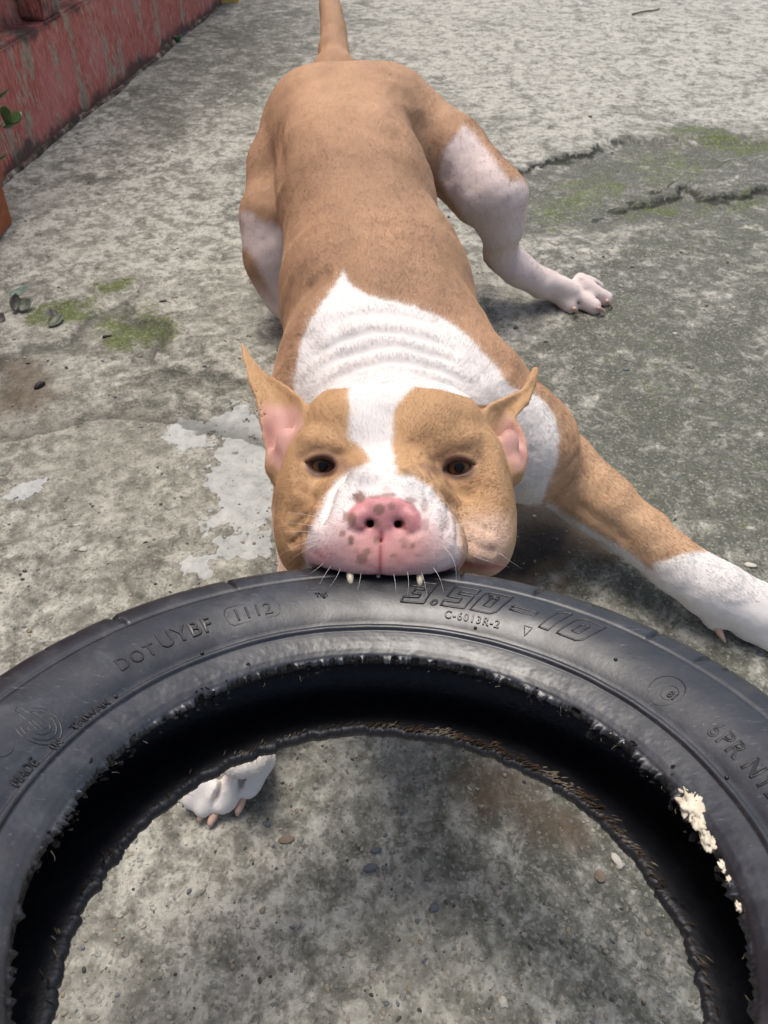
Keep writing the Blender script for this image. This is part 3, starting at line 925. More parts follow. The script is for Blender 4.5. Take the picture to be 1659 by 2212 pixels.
def cap(p, q, r1, r2, k=.02, sub=False):
    p = np.asarray(p, float); q = np.asarray(q, float); r = max(r1, r2)
    sl, A, B, C = region(np.minimum(p, q) - r, np.maximum(p, q) + r, k + .012)
    v = q - p; L = v.dot(v) + 1e-12
    t = np.clip(((A - p[0]) * v[0] + (B - p[1]) * v[1] + (C - p[2]) * v[2]) / L, 0, 1)
    d = np.sqrt((A - p[0] - t * v[0]) ** 2 + (B - p[1] - t * v[1]) ** 2 + (C - p[2] - t * v[2]) ** 2) - (r1 + (r2 - r1) * t)
    put(sl, d, k, sub)


def ell(c, r, k=.02, sub=False, rz=0.0):
    """ellipsoid, optionally turned in the face plane"""
    c = np.asarray(c, float); r = np.asarray(r, float); m = r.max() if rz else 0
    ext = np.array([m, m, r[2]]) if rz else r
    sl, A, B, C = region(c - ext, c + ext, k + .012)
    x = A - c[0]; y = B - c[1]; z = C - c[2]
    if rz:
        cs, sn = math.cos(R(rz)), math.sin(R(rz)); x, y = x * cs + y * sn, -x * sn + y * cs
    k0 = np.sqrt((x / r[0]) ** 2 + (y / r[1]) ** 2 + (z / r[2]) ** 2)
    k1 = np.sqrt((x / r[0] ** 2) ** 2 + (y / r[1] ** 2) ** 2 + (z / r[2] ** 2) ** 2) + 1e-9
    put(sl, k0 * (k0 - 1) / k1, k, sub)


def chain(pts, k=.02, sub=False):
    for (p, r1), (q, r2) in zip(pts[:-1], pts[1:]): cap(p, q, r1, r2, k, sub)


def sheet(polyA, polyB, depth, thick, k=.006, n=26, m=12):
    """thin curved skin between two edge lines (an ear): lofted, dished by depth"""
    def res(pl, n):
        pl = np.array(pl, float); s = np.r_[0, np.cumsum(np.linalg.norm(np.diff(pl, axis=0), axis=1))]; s /= s[-1]
        # catmull-like smoothing through dense linear + box blur
        u = np.linspace(0, 1, 120); q = np.stack([np.interp(u, s, pl[:, i]) for i in range(3)], 1)
        for _ in range(24): q[1:-1] = (q[:-2] + 2 * q[1:-1] + q[2:]) / 4
        w = np.linspace(0, 1, n); return np.stack([np.interp(w, u, q[:, i]) for i in range(3)], 1)
    a = res(polyA, n); b = res(polyB, n)
    vs = []
    for i in range(n):
        wdt = np.linalg.norm(a[i] - b[i])
        for j in range(m):
            s = j / (m - 1); p = a[i] * (1 - s) + b[i] * s
            p = p + np.array([0, 0, 1.0]) * depth * wdt * math.sin(math.pi * s)
            vs.append(p)
    fs = []
    for i in range(n - 1):
        for j in range(m - 1):
            q = i * m + j; fs.append((q, q + 1, q + m + 1)); fs.append((q, q + m + 1, q + m))
    bv = BVHTree.FromPolygons([tuple(v) for v in vs], fs)
    vs = np.array(vs); sl, A, B, C = region(vs.min(0), vs.max(0), thick + k + .004)
    sh = np.broadcast_shapes(A.shape, B.shape, C.shape)
    P = np.stack([np.broadcast_to(q, sh).ravel() for q in (A, B, C)], 1)
    dd = np.full(len(P), 1.0, np.float32)
    lim = thick + k + .006
    for i, p in enumerate(P.tolist()):
        h = bv.find_nearest(p, lim)
        if h[3] is not None: dd[i] = h[3] - thick
    put(sl, dd.reshape(sh), k)


# ---- trunk -------------------------------------------------------
cap(W(-.058, 1.12, .226), W(-.038, .97, .218), .096, .089, .04)
cap(W(-.038, .97, .218), W(-.008, .80, .168), .089, .101, .04)
cap(W(-.008, .80, .168), W(.006, .66, .150), .101, .105, .04)
ell(W(.0, .70, .115), (.10, .09, .11), .04)                            # deep chest
cap(W(.012, .66, .150), at(850, 935, .715), .104, .083, .04)            # neck
cap(at(850, 935, .715), at(850, 1010, .640), .083, .058, .03)
ell(at(708, 800, .735), (.040, .06, .06), .04)                        # shoulder blades
ell(at(1008, 852, .735), (.040, .052, .06), .04)
# croup
ell(at(672, 285, 1.12), (.060, .068, .09), .05)
ell(at(826, 268, 1.12), (.064, .070, .09), .045)
# tail
chain([(W(-.062, 1.15, .24), .030), (at(724, 150, 1.19), .0265), (at(720, 70, 1.22), .0215), (at(709, -20, 1.26), .0160), (at(697, -120, 1.31), .010), (at(692, -190, 1.35), .005)], .003)
ell(at(724, 165, 1.17), (.034, .03, .04), .03)
# ---- hind leg on the open side -------------------------------------
HIPR = at(856, 262, 1.12); KNR = at(1074, 428, 1.075); HKR = at(1066, 540, 1.165)
chain([(HIPR, .066), (at(970, 335, 1.10), .049), (KNR, .038)], .025)
ell(at(1030, 405, 1.10), (.036, .048, .048), .03)
chain([(KNR, .040), (at(1083, 488, 1.10), .028), (at(1079, 545, 1.15), .0205)], .02)
cap(at(1078, 540, 1.16), at(1064, 500, 1.175), .018, .010, .014)      # point of the hock
chain([(at(1083, 548, 1.15), .0225), (at(1120, 582, 1.16), .0215), (at(1172, 614, 1.175), .023)], .02)
ell(at(1212, 624, 1.187), (.034, .019, .024), .015, rz=25)
PAWR = [((1205, 640), (1232, 660), .0132), ((1238, 638), (1283, 662), .0134), ((1264, 618), (1307, 645), .0130), ((1250, 602), (1290, 620), .0115)]
for (p0, p1, r_) in PAWR:
    c0 = 1.19; c1 = EYE_H / (SN + (p1[1] - 1106) / 1661.2 * CS) - r_ * 1.15
    chain([(at(*p0, c0), r_ * .92), (at(*p1, c1), r_)], .005)
# ---- hind leg behind the flank -------------------------------------
chain([(at(664, 285, 1.13), .066), (at(610, 360, 1.10), .046), (at(593, 470, 1.085), .041)], .018)
chain([(at(593, 470, 1.085), .041), (at(592, 560, 1.10), .036), (at(626, 636, 1.125), .031), (at(690, 690, 1.145), .026)], .03)
ell(W(-.088, 1.0, .022), (.03, .022, .045), .02)
# ---- front leg reaching out ----------------------------------------
SHR = at(1085, 935, .735); ELR = at(1195, 1020, .80)
chain([(at(1028, 898, .735), .060), (SHR, .047), (ELR, .036)], .035)
ell(at(1155, 975, .745), (.038, .044, .05), .03)
WRR = at(1462, 1222, .752)
chain([(at(1215, 1018, .785), .037), (at(1300, 1090, .775), .0300), (at(1390, 1160, .762), .0248), (WRR, .0235)], .018)
chain([(at(1240, 1080, .805), .022), (at(1330, 1155, .80), .018), (at(1420, 1225, .777), .013)], .008)   # rear tendon of the forearm
chain([(WRR, .0240), (at(1540, 1272, .745), .0255), (at(1640, 1322, .745), .0295)], .018)
ell(at(1540, 1336, .752), (.009, .012, .011), .008)                   # dew claw pad
for (p0, p1, r_) in [((1620, 1352), (1690, 1392), .0135), ((1640, 1335), (1725, 1370), .0145), ((1655, 1318), (1745, 1345), .0145), ((1650, 1302), (1735, 1320), .0135)]:
    c1 = EYE_H / (SN + (p1[1] - 1106) / 1661.2 * CS) - r_ * 1.15
    chain([(at(*p0, .745), r_), (at(*p1, c1), r_)], .007)
# ---- other front leg, under the tyre --------------------------------
chain([(at(720, 900, .74), .062), (W(-.068, .545, .075), .038), (W(-.072, .43, .052), .028), (W(-.108, .345, .040), .025)], .025)
PAWL = [((574, 1640), (538, 1696), .0106), ((520, 1668), (480, 1730), .0106), ((470, 1706), (440, 1744), .0086), ((440, 1690), (418, 1722), .010)]
ell(at(530, 1635, .615), (.022, .014, .03), .010)
for (p0, p1, r_) in PAWL:
    c0 = EYE_H / (SN + (p0[1] - 1106) / 1661.2 * CS) - .024; c1 = EYE_H / (SN + (p1[1] - 1106) / 1661.2 * CS) - r_ * 1.2
    chain([(at(*p0, c0), r_ * .95), (at(*p1, c1), r_)], .0025)
def ground_c(px, py): return EYE_H / (SN + (py - 1106) / 1661.2 * CS)


for q in (.027, .0235, .020):
    for pts in ([(548, 1630), (522, 1680), (508, 1746)], [(500, 1660), (470, 1712), (455, 1768)]):
        chain([(at(*p_, ground_c(*p_) - q - (.010 if i_ == 0 else 0)), .0019) for i_, p_ in enumerate(pts)], .003, True)
    for pts in ([(1222, 630), (1246, 646), (1256, 672)], [(1240, 612), (1274, 632), (1292, 652)], [(1246, 600), (1282, 616), (1306, 634)]):
        chain([(at(*p_, ground_c(*p_) - q - (.008 if i_ == 0 else 0)), .0015) for i_, p_ in enumerate(pts)], .005, True)
# ---- head ------------------------------------------------------------
ell(at(846, 988, .612), (.0745, .0495, .070), .012)                     # skull
ell(at(846, 905, .606), (.048, .030, .045), .02); ell(at(775, 915, .595), (.040, .028, .042), .02); ell(at(925, 918, .595), (.042, .028, .042), .02)
for s_, x_, y_, z_ in ((-1, 662, 1075, .592), (1, 1042, 1075, .590)):   # cheek muscles
    ell(at(x_, y_, z_), (.0215, .047, .045), .02)
ell(at(650, 1160, .585), (.017, .030, .036), .016)
ell(at(1050, 1150, .570), (.0172, .029, .034), .022)                  # hanging lip of the near cheek
ell(at(1020, 1185, .552), (.022, .018, .030), .020)
ell(at(832, 1100, .545), (.050, .032, .058), .022)                    # muzzle block
ell(at(826, 1075, .515), (.034, .020, .036), .016)
ell(at(738, 1164, .4975), (.0258, .0280, .030), .012, rz=-18)           # flews
ell(at(912, 1172, .4970), (.0278, .0268, .030), .012, rz=14)
ell(at(826, 1202, .4920), (.0300, .0185, .0240), .010)
ell(at(704, 1196, .5000), (.0140, .0095, .022), .007, rz=16)
ell(at(958, 1196, .5020), (.014, .0115, .022), .008, rz=-22)
# brow, cheekbone
ell(at(718, 964, .5632), (.024, .0110, .016), .009, rz=14); ell(at(970, 964, .5622), (.024, .0112, .016), .009, rz=-16)
ell(at(925, 925, .562), (.020, .017, .015), .014)
ell(at(668, 1050, .572), (.022, .012, .018), .012, rz=-20); ell(at(1020, 1050, .570), (.022, .012, .018), .012, rz=20)
ell(at(760, 1045, .545), (.020, .013, .020), .012, rz=-48); ell(at(905, 1045, .545), (.020, .012, .020), .012, rz=45)
# nose pad
ell(at(831, 1103, .4850), (.0190, .0100, .0160), .004)
ell(at(831, 1089, .4850), (.0170, .0056, .0155), .003)
ell(at(828, 1160, .4845), (.0190, .0160, .0120), .010)
for sg in (-1, 1): ell(at(831 + sg * 56, 1122, .4780), (.0092, .0090, .0098), .0025)
ell(at(827, 1130, .4790), (.0078, .0115, .0100), .003)
for sg, pts in ((-1, [(799, 1124), (798, 1133), (787, 1140), (772, 1145)]), (1, [(861, 1126), (862, 1135), (874, 1142), (889, 1147)])):
    ell(at(pts[1][0] + 3 * sg, pts[1][1] - 3, .4675), (.0050, .0058, .0036), .0030, True, rz=24 * sg)
    chain([(at(*pts[0], .4690), .0020), (at(*pts[1], .4700), .0027)], .0010, True)
    chain([(at(*pts[1], .4685), .0027), (at(pts[1][0] - 7 * sg, pts[1][1] - 5, .486), .0026)], .0010, True)
    chain([(at(*pts[1], .4685), .0026), (at(*pts[2], .4668), .0021), (at(*pts[3], .4682), .0014)], .0010, True)
chain([(at(828, 1110, .4675), .0006), (at(824, 1150, .4700), .0011), (at(821, 1195, .4745), .0017), (at(820, 1260, .4775), .0034)], .0025, True)   # groove of the lip
# eyes: lids, slit
EYES = [((696, 1006), -1, .566), ((990, 1009), 1, .565)]
for (ex, ey), s_, z_ in EYES:
    ell(at(ex, ey, z_), (.0185, .0155, .0165), .009)
for (ex, ey), s_, z_ in EYES:
    ell(at(ex, ey + 1, z_ - .018), (.0092, .0049, .016), .002, True, rz=-6 * s_)
    cap(at(ex - 26 * s_, ey + 7, z_ - .017), at(ex - 40 * s_, ey + 12, z_ - .012), .0016, .0010, .003, True)   # inner corner
    cap(at(ex + 27 * s_, ey - 4, z_ - .015), at(ex + 46 * s_, ey - 8, z_ - .010), .0012, .0008, .003, True)
# ears
sheet([at(600, 1040, .600), at(572, 965, .598), at(563, 900, .602), at(556, 860, .612), at(538, 815, .626), at(527, 775, .638), at(522, 742, .648)],
      [at(672, 985, .580), at(668, 910, .585), at(652, 860, .600), at(615, 832, .616), at(572, 805, .632), at(545, 778, .642), at(524, 742, .648)], .30, .0016, .006)
cap(at(598, 1012, .602), at(606, 1030, .600), .008, .007, .010)
sheet([at(1112, 1030, .600), at(1136, 985, .602), at(1135, 945, .606), at(1108, 905, .610), at(1138, 868, .622), at(1153, 835, .634), at(1161, 797, .642)],
      [at(1030, 990, .580), at(1035, 915, .585), at(1052, 878, .597), at(1092, 860, .612), at(1128, 843, .626), at(1146, 822, .635), at(1154, 797, .642)], .28, .0016, .006)
cap(at(1106, 1000, .602), at(1095, 1030, .602), .009, .008, .010)
ell(at(618, 960, .5935), (.0085, .0130, .0065), .006); ell(at(600, 1000, .596), (.007, .009, .006), .006); ell(at(1100, 960, .5945), (.0075, .0120, .0060), .006); ell(at(1112, 1012, .594), (.0075, .0095, .0070), .006)
# lower jaw under the tyre
cap(W(.0, .44, .165), W(-.005, .325, .100), .042, .024, .02)

# ---- give the tyre its room in the mouth -------------------------------
sl, A, B, C = region((-.16, -.05, .42), (.20, .22, .66), 0)
x = A - TC[0]; y = B - TC[1]; z = C - TC[2]
ax_ = x * TN[0] + y * TN[1] + z * TN[2]
rad_ = np.sqrt((x * TE[0] + y * TE[1] + z * TE[2]) ** 2 + (x * TF[0] + y * TF[1] + z * TF[2]) ** 2)
up_ = np.interp(rad_, PROF_R[:KS], PROF_A[:KS])
dt_ = np.maximum(np.maximum(ax_ - up_, (2 * MIDA - .002) - ax_), rad_ - np.interp(ax_, [-.1, -.0515, -.005, 0], [.2095, .2165, .2090, .2070]))
dt_ = np.maximum(dt_, .125 - rad_)
put(sl, dt_ - .0026, .003, True)

# ---- surface net -------------------------------------------------------
S = D < 0
cnt = np.zeros((NA - 1, NB - 1, NC - 1), np.uint8)
for i in (0, 1):
    for j in (0, 1):
        for k_ in (0, 1): cnt += S[i:NA - 1 + i, j:NB - 1 + j, k_:NC - 1 + k_]
act = (cnt > 0) & (cnt < 8)
ci, cj, ck = np.nonzero(act)
vid = np.full(act.shape, -1, np.int32); vid[ci, cj, ck] = np.arange(len(ci))
acc = np.zeros((len(ci), 3)); num = np.zeros(len(ci))
corner = [(i, j, k_) for i in (0, 1) for j in (0, 1) for k_ in (0, 1)]
for a in range(8):
    for b in range(a + 1, 8):
        ca, cb = corner[a], corner[b]
        if sum(abs(p - q) for p, q in zip(ca, cb)) != 1: continue
        da = D[ci + ca[0], cj + ca[1], ck + ca[2]].astype(float); db = D[ci + cb[0], cj + cb[1], ck + cb[2]].astype(float)
        m = (da < 0) != (db < 0)
        tt = np.where(m, da / np.where(m, da - db, 1), 0)
        pa = np.stack([ga[ci + ca[0]], gb[cj + ca[1]], gc[ck + ca[2]]], 1); pb = np.stack([ga[ci + cb[0]], gb[cj + cb[1]], gc[ck + cb[2]]], 1)
        acc += np.where(m[:, None], pa + (pb - pa) * tt[:, None], 0); num += m
DV = acc / num[:, None]
quads = []
for axn in range(3):
    n_ = [NA, NB, NC]
    s0 = [slice(None)] * 3; s1 = [slice(None)] * 3; s0[axn] = slice(0, -1); s1[axn] = slice(1, None)
    ch = S[tuple(s0)] != S[tuple(s1)]
    i, j, k_ = np.nonzero(ch); ijk = np.stack([i, j, k_], 1)
    o1, o2 = [(1, 2), (2, 0), (0, 1)][axn]
    ok = (ijk[:, o1] > 0) & (ijk[:, o2] > 0) & (ijk[:, o1] < n_[o1] - 1) & (ijk[:, o2] < n_[o2] - 1)
    ijk = ijk[ok]
    q = []
    for d1, d2 in ((-1, -1), (0, -1), (0, 0), (-1, 0)):
        c_ = ijk.copy(); c_[:, o1] += d1; c_[:, o2] += d2; q.append(vid[c_[:, 0], c_[:, 1], c_[:, 2]])
    q = np.stack(q, 1); inside = S[ijk[:, 0], ijk[:, 1], ijk[:, 2]]
    q[~inside] = q[~inside][:, ::-1]
    quads.append(q)
quads = np.concatenate(quads); quads = quads[(quads >= 0).all(1)]
# keep the one connected body
par = np.arange(len(DV))
E_ = np.concatenate([quads[:, [0, 1]], quads[:, [1, 2]], quads[:, [2, 3]], quads[:, [3, 0]]])
lab = np.arange(len(DV))
for _ in range(400):
    mn = np.minimum(lab[E_[:, 0]], lab[E_[:, 1]]); old = lab.copy()
    np.minimum.at(lab, E_[:, 0], mn); np.minimum.at(lab, E_[:, 1], mn); lab = lab[lab]
    if (lab == old).all(): break
vals, cts = np.unique(lab, return_counts=True)
keep = lab == vals[cts.argmax()]
quads = quads[keep[quads].all(1)]
remap = np.cumsum(keep) - 1; DV = DV[keep]; quads = remap[quads]
E_ = np.unique(np.sort(np.concatenate([quads[:, [0, 1]], quads[:, [1, 2]], quads[:, [2, 3]], quads[:, [3, 0]]]), 1), axis=0)
deg = np.bincount(E_.ravel(), minlength=len(DV)).astype(float)
fineh = (DV[:, 2] < .625) & (DV[:, 1] < .085) & (np.abs(DV[:, 0]) < .118)


def relax(P, n, lam):
    for _ in range(n):
        s = np.zeros_like(P); np.add.at(s, E_[:, 0], P[E_[:, 1]]); np.add.at(s, E_[:, 1], P[E_[:, 0]])
        P = P + lam[:, None] * (s / deg[:, None] - P)
    return P


DV = relax(DV, 3, np.where(fineh, .35, .6))


def vnormals(P):
    a = P[quads[:, 0]] - P[quads[:, 2]]; b = P[quads[:, 1]] - P[quads[:, 3]]
    fn = np.cross(a, b); n = np.zeros_like(P)
    for k_ in range(4): np.add.at(n, quads[:, k_], fn)
    return n / (np.linalg.norm(n, axis=1, keepdims=True) + 1e-12)


NRM = vnormals(DV)
if (NRM * (DV - DV.mean(0))).sum(1).mean() < 0: quads = quads[:, ::-1]; NRM = -NRM

# ---- folds of skin: raised or sunk lines laid on the surface -------------
bvh = BVHTree.FromPolygons([tuple(p) for p in DV], [tuple(q) for q in quads.tolist()])


def on_skin(px, py):
    d = Vector(at(px, py, 1.0)).normalized()
    h = bvh.ray_cast(Vector((0, 0, 0)), d)
    return None if h[0] is None else np.array(h[0])


def skin_line(pts, step=5):
    out = []
    for (x0, y0), (x1, y1) in zip(pts[:-1], pts[1:]):
        n = max(1, int(math.hypot(x1 - x0, y1 - y0) / step))
        for q in range(n):
            h = on_skin(x0 + (x1 - x0) * q / n, y0 + (y1 - y0) * q / n)
            if h is not None: out.append(h)
    return np.array(out)


def smooth_pts(pts):
    p = np.array(pts, float)
    for _ in range(2):
        q = np.empty((2 * len(p) - 2, 2)); q[0::2] = p[:-1] * .75 + p[1:] * .25; q[1::2] = p[:-1] * .25 + p[1:] * .75
        p = np.vstack([p[:1], q, p[-1:]])
    return [tuple(v) for v in p]


OFF = np.zeros(len(DV))


def fold(pts, amp, wid):
    global OFF
    L = skin_line(smooth_pts(pts), 4)
    if len(L) < 2: return
    lo = L.min(0) - 3 * wid; hi = L.max(0) + 3 * wid
    m = np.nonzero(((DV > lo) & (DV < hi)).all(1))[0]
    if len(m) == 0: return
    best = np.full(len(m), 1e9); P = DV[m]; seg = np.zeros(len(m))
    for k_ in range(len(L)):
        d_ = ((P - L[k_]) ** 2).sum(1); b_ = d_ < best; best[b_] = d_[b_]; seg[b_] = k_ / (len(L) - 1)
    taper = np.clip(np.minimum(seg, 1 - seg) * 5, 0.15, 1)
    OFF[m] += amp * taper * np.exp(-best / (2 * wid * wid))


# nape rolls
for pts, a_ in (([(668, 772), (700, 742), (760, 716), (820, 706), (890, 712), (950, 735), (1000, 768)], .0034), ([(672, 800), (720, 764), (780, 742), (845, 735), (910, 744), (970, 770), (1030, 808)], .0040),
                ([(690, 826), (750, 790), (810, 770), (870, 768), (930, 778), (990, 804), (1045, 838)], .0040), ([(720, 842), (780, 814), (840, 800), (900, 802), (960, 818), (1010, 844)], .0038),
                ([(690, 700), (750, 672), (830, 664), (900, 676), (960, 706)], .0016)):
    fold(pts, a_ * .85, .0052)
    fold([(x_, y_ + 15 + 3 * math.sin(x_ * .05)) for x_, y_ in pts], -a_ * .75, .0040)
for pts, a_ in (([(640, 590), (690, 548), (750, 520), (820, 512), (900, 506), (960, 524)], .0018), ([(650, 625), (690, 580), (740, 548), (800, 536), (860, 540)], .0018), ([(870, 560), (920, 572), (970, 600), (1010, 640)], .0020),
                ([(650, 640), (680, 610), (720, 575)], -.0030), ([(860, 590), (930, 596), (990, 630), (1030, 690)], -.0024), ([(700, 500), (790, 480), (880, 478), (950, 500)], .0012), ([(770, 560), (820, 575), (880, 570)], -.0014)):
    fold(pts, a_, .0055)
# back: spine hollow and flank
fold([(700, 180), (720, 260), (745, 340), (780, 430), (800, 500)], -.0015, .022)
fold([(610, 330), (614, 420), (618, 520), (640, 620)], .0015, .018)
for pts, a_, w_ in (([(640, 205), (628, 260), (622, 320)], .0045, .018), ([(838, 165), (862, 210), (880, 260)], .0045, .018), ([(905, 235), (925, 300), (945, 360), (975, 420)], -.0060, .014), ([(606, 280), (604, 350), (608, 420)], -.0050, .012),
                    ([(735, 150), (742, 210)], -.003, .016), ([(690, 300), (720, 400), (740, 470)], .0022, .024), ([(840, 290), (870, 390), (890, 470)], .0022, .024), ([(660, 690), (672, 740), (690, 790)], -.0030, .010),
                    ([(1010, 700), (1050, 760), (1090, 830)], -.0034, .012), ([(975, 640), (1020, 700), (1060, 780)], .0022, .014), ([(1040, 350), (1075, 400), (1100, 450)], .0025, .014), ([(1000, 300), (1010, 360), (1030, 430)], -.0022, .010),
                    ([(690, 640), (660, 690), (645, 740)], .0028, .008), ([(745, 585), (700, 620), (668, 668)], .0026, .007)):
    fold(pts, a_, w_)
# face
for pts, a_, w_ in (([(755, 995), (770, 1015), (738, 1035), (712, 1068), (700, 1110), (676, 1150)], -.0046, .0034), ([(895, 995), (930, 1025), (960, 1062), (985, 1092), (1010, 1102)], -.0058, .0038), ([(935, 1010), (970, 1050), (1000, 1075), (1040, 1085)], -.0022, .0034), ([(915, 1010), (945, 1045), (972, 1080)], .0022, .0034),
                    ([(742, 1020), (785, 1010), (825, 1022), (852, 1040)], -.0026, .0028), ([(748, 1034), (790, 1024), (826, 1036)], .0020, .0030), ([(858, 1026), (880, 1008), (912, 1016), (940, 1045)], .0030, .0030), ([(852, 1000), (845, 1018), (850, 1036)], -.0022, .0026), ([(860, 1040), (890, 1028), (920, 1042)], -.0014, .0022),
                    ([(720, 978), (752, 985), (775, 1000)], -.0016, .0026), ([(905, 985), (925, 995), (950, 1000)], -.0018, .0024), ([(880, 950), (895, 975), (915, 992)], -.0012, .003), ([(842, 870), (838, 920), (834, 980)], -.0016, .006),
                    ([(622, 1150), (655, 1122), (684, 1100)], -.0034, .0030), ([(620, 1180), (648, 1160), (672, 1140)], -.0028, .0028), ([(615, 1120), (650, 1098), (690, 1070)], -.0020, .0034), ([(985, 1110), (1030, 1140), (1075, 1150)], -.0026, .0034), ([(1000, 1160), (1040, 1185), (1085, 1195)], -.0024, .0032), ([(966, 1085), (974, 1120), (972, 1160)], -.0022, .0026), ([(982, 1100), (994, 1140), (990, 1185)], -.0024, .0028), ([(958, 1100), (962, 1130), (958, 1160)], -.0014, .0022),
                    ([(640, 1045), (665, 1070), (700, 1082)], -.0012, .003), ([(1010, 1048), (1040, 1060), (1070, 1050)], -.0012, .003), ([(664, 990), (680, 983), (705, 980), (728, 992)], .0010, .0016), ([(960, 990), (985, 982), (1010, 986), (1026, 998)], .0010, .0016),
                    ([(670, 1030), (695, 1037), (722, 1030)], -.0010, .0016), ([(965, 1032), (990, 1040), (1018, 1032)], -.0010, .0016),
                    ([(746, 1122), (752, 1100), (775, 1080), (830, 1069), (888, 1082), (912, 1108), (918, 1130)], -.0016, .0016), ([(752, 1140), (768, 1152), (790, 1152)], -.0014, .0014), ([(912, 1142), (896, 1156), (872, 1155)], -.0014, .0014)):
    fold(pts, a_, w_)
for pts, a_, w_ in (([(748, 1030), (778, 1022), (806, 1030)], .0026, .0044), ([(862, 1030), (890, 1024), (915, 1036)], .0024, .0044), ([(700, 1080), (720, 1058), (745, 1046)], .0020, .0050), ([(925, 1050), (948, 1072), (962, 1098)], .0022, .0050), ([(808, 1034), (832, 1046), (856, 1036)], -.0022, .0034), ([(755, 1058), (790, 1052), (830, 1056), (880, 1054)], -.0012, .0030)):
    fold(pts, a_, w_)
# forelimb groove, shoulder crease
fold([(1205, 1075), (1260, 1098), (1320, 1140), (1380, 1195)], -.0026, .005)
fold([(1255, 975), (1225, 1010), (1180, 1050)], -.0022, .0045)
fold([(1330, 1060), (1370, 1120), (1420, 1180)], .0016, .008)
OFF += fbm(DV[:, 0] + DV[:, 2] * .5, DV[:, 1] - DV[:, 2] * .7, 30, 3, 97) * np.where(DV[:, 2] < .62, .0022, .0050) * (DV[:, 2] > .515)
OFF += fbm(DV[:, 0] - DV[:, 2] * .3, DV[:, 1] + DV[:, 2] * .8, 130, 2, 98) * .0009
DV = DV + NRM * OFF[:, None]
NRM = vnormals(DV)

# ---- pigment -----------------------------------------------------------
def flat(P):
    return P[:, 0] / P[:, 2] * 1661.2 + 829.5, P[:, 1] / P[:, 2] * 1661.2 + 1106.0


WHITE = [
    ('head', [(752, 780), (905, 780), (893, 838), (866, 866), (850, 892), (848, 950), (854, 1000), (862, 1024), (895, 1030), (925, 1050), (952, 1080), (972, 1106), (988, 1135), (996, 1180), (1000, 1290), (650, 1290),
              (660, 1195), (668, 1150), (685, 1115), (702, 1078), (725, 1040), (752, 1016), (782, 1006), (800, 992), (778, 962), (752, 950), (755, 910), (757, 880), (752, 860)]),
    ('nape', [(742, 586), (752, 605), (768, 622), (800, 640), (850, 650), (900, 664), (960, 690), (1000, 718), (1040, 758), (1075, 798), (1105, 838), (1150, 852), (1178, 868), (1200, 900), (1207, 945), (1205, 985), (1190, 1030), (1168, 1090), (1000, 1110), (700, 1110),
              (632, 900), (634, 840), (645, 760), (664, 705), (690, 662), (718, 624)]),
    ('foreleg', [(1515, 1190), (1490, 1192), (1470, 1197), (1448, 1206), (1430, 1212), (1412, 1214), (1410, 1232), (1385, 1212), (1340, 1182), (1290, 1150), (1240, 1120), (1180, 1085), (1160, 1120), (1300, 1300), (1560, 1480), (2000, 1480), (2000, 1150)]),
    ('hind', [(1002, 272), (1025, 288), (1050, 322), (1075, 355), (1092, 378), (1104, 392), (1118, 386), (1160, 400), (1160, 500), (1400, 560), (1400, 720), (1150, 720), (1030, 530), (1000, 470), (968, 420), (950, 385), (955, 330), (985, 292)]),
    ('far_hind', [(515, 455), (545, 462), (565, 480), (605, 486), (660, 480), (680, 720), (620, 712), (590, 650), (575, 612), (555, 572), (540, 545), (522, 530)]),
    ('far_paw', [(300, 1400), (760, 1400), (760, 1900), (300, 1900)]),
]
SPOTS = [(776, 1075, 13, 12, .7), (819, 1101, 13, 12, .8), (812, 1132, 10, 11, .8), (846, 1093, 8, 9, .6), (761, 1122, 9, 15, .75), (748, 1117, 7, 12, .6), (740, 1153, 7, 7, .55), (759, 1168, 6, 11, .8), (813, 1168, 8, 8, .7),
         (794, 1191, 9, 8, .7), (782, 1206, 12, 12, .6), (840, 1139, 8, 8, .35), (873, 1168, 12, 10, .4), (891, 1180, 5, 8, .65), (874, 1181, 7, 6, .5), (850, 1199, 8, 5, .6), (836, 1059, 10, 9, .2), (886, 1082, 13, 8, .45),
         (916, 1093, 9, 16, .35), (919, 1135, 8, 16, .4), (965, 1129, 9, 16, .22), (806, 1073, 14, 4, .5), (838, 1070, 20, 4, .55), (893, 1097, 8, 10, .4), (770, 1190, 5, 5, .3), (905, 1200, 7, 5, .25)]


HEADPOLY = [(515, 730), (535, 735), (562, 775), (602, 812), (660, 848), (700, 853), (770, 845), (880, 843), (950, 852), (1000, 866), (1042, 878), (1092, 852), (1128, 833), (1146, 790), (1170, 785), (1170, 832), (1145, 878),
            (1122, 905), (1152, 945), (1146, 1000), (1122, 1038), (1108, 1060), (1124, 1100), (1120, 1235), (1000, 1330), (640, 1330), (595, 1220), (588, 1050), (564, 980), (549, 900), (515, 790)]


def head_mask(P):
    x_, y_ = flat(P)
    back = (y_ < 876) & (P[:, 2] > .618) & (x_ > 655) & ((x_ < 1045) | ((x_ < 1082) & (P[:, 2] > .632)))
    return (P[:, 2] < .665) & (poly_sd(x_, y_, HEADPOLY) > -10) & ~back


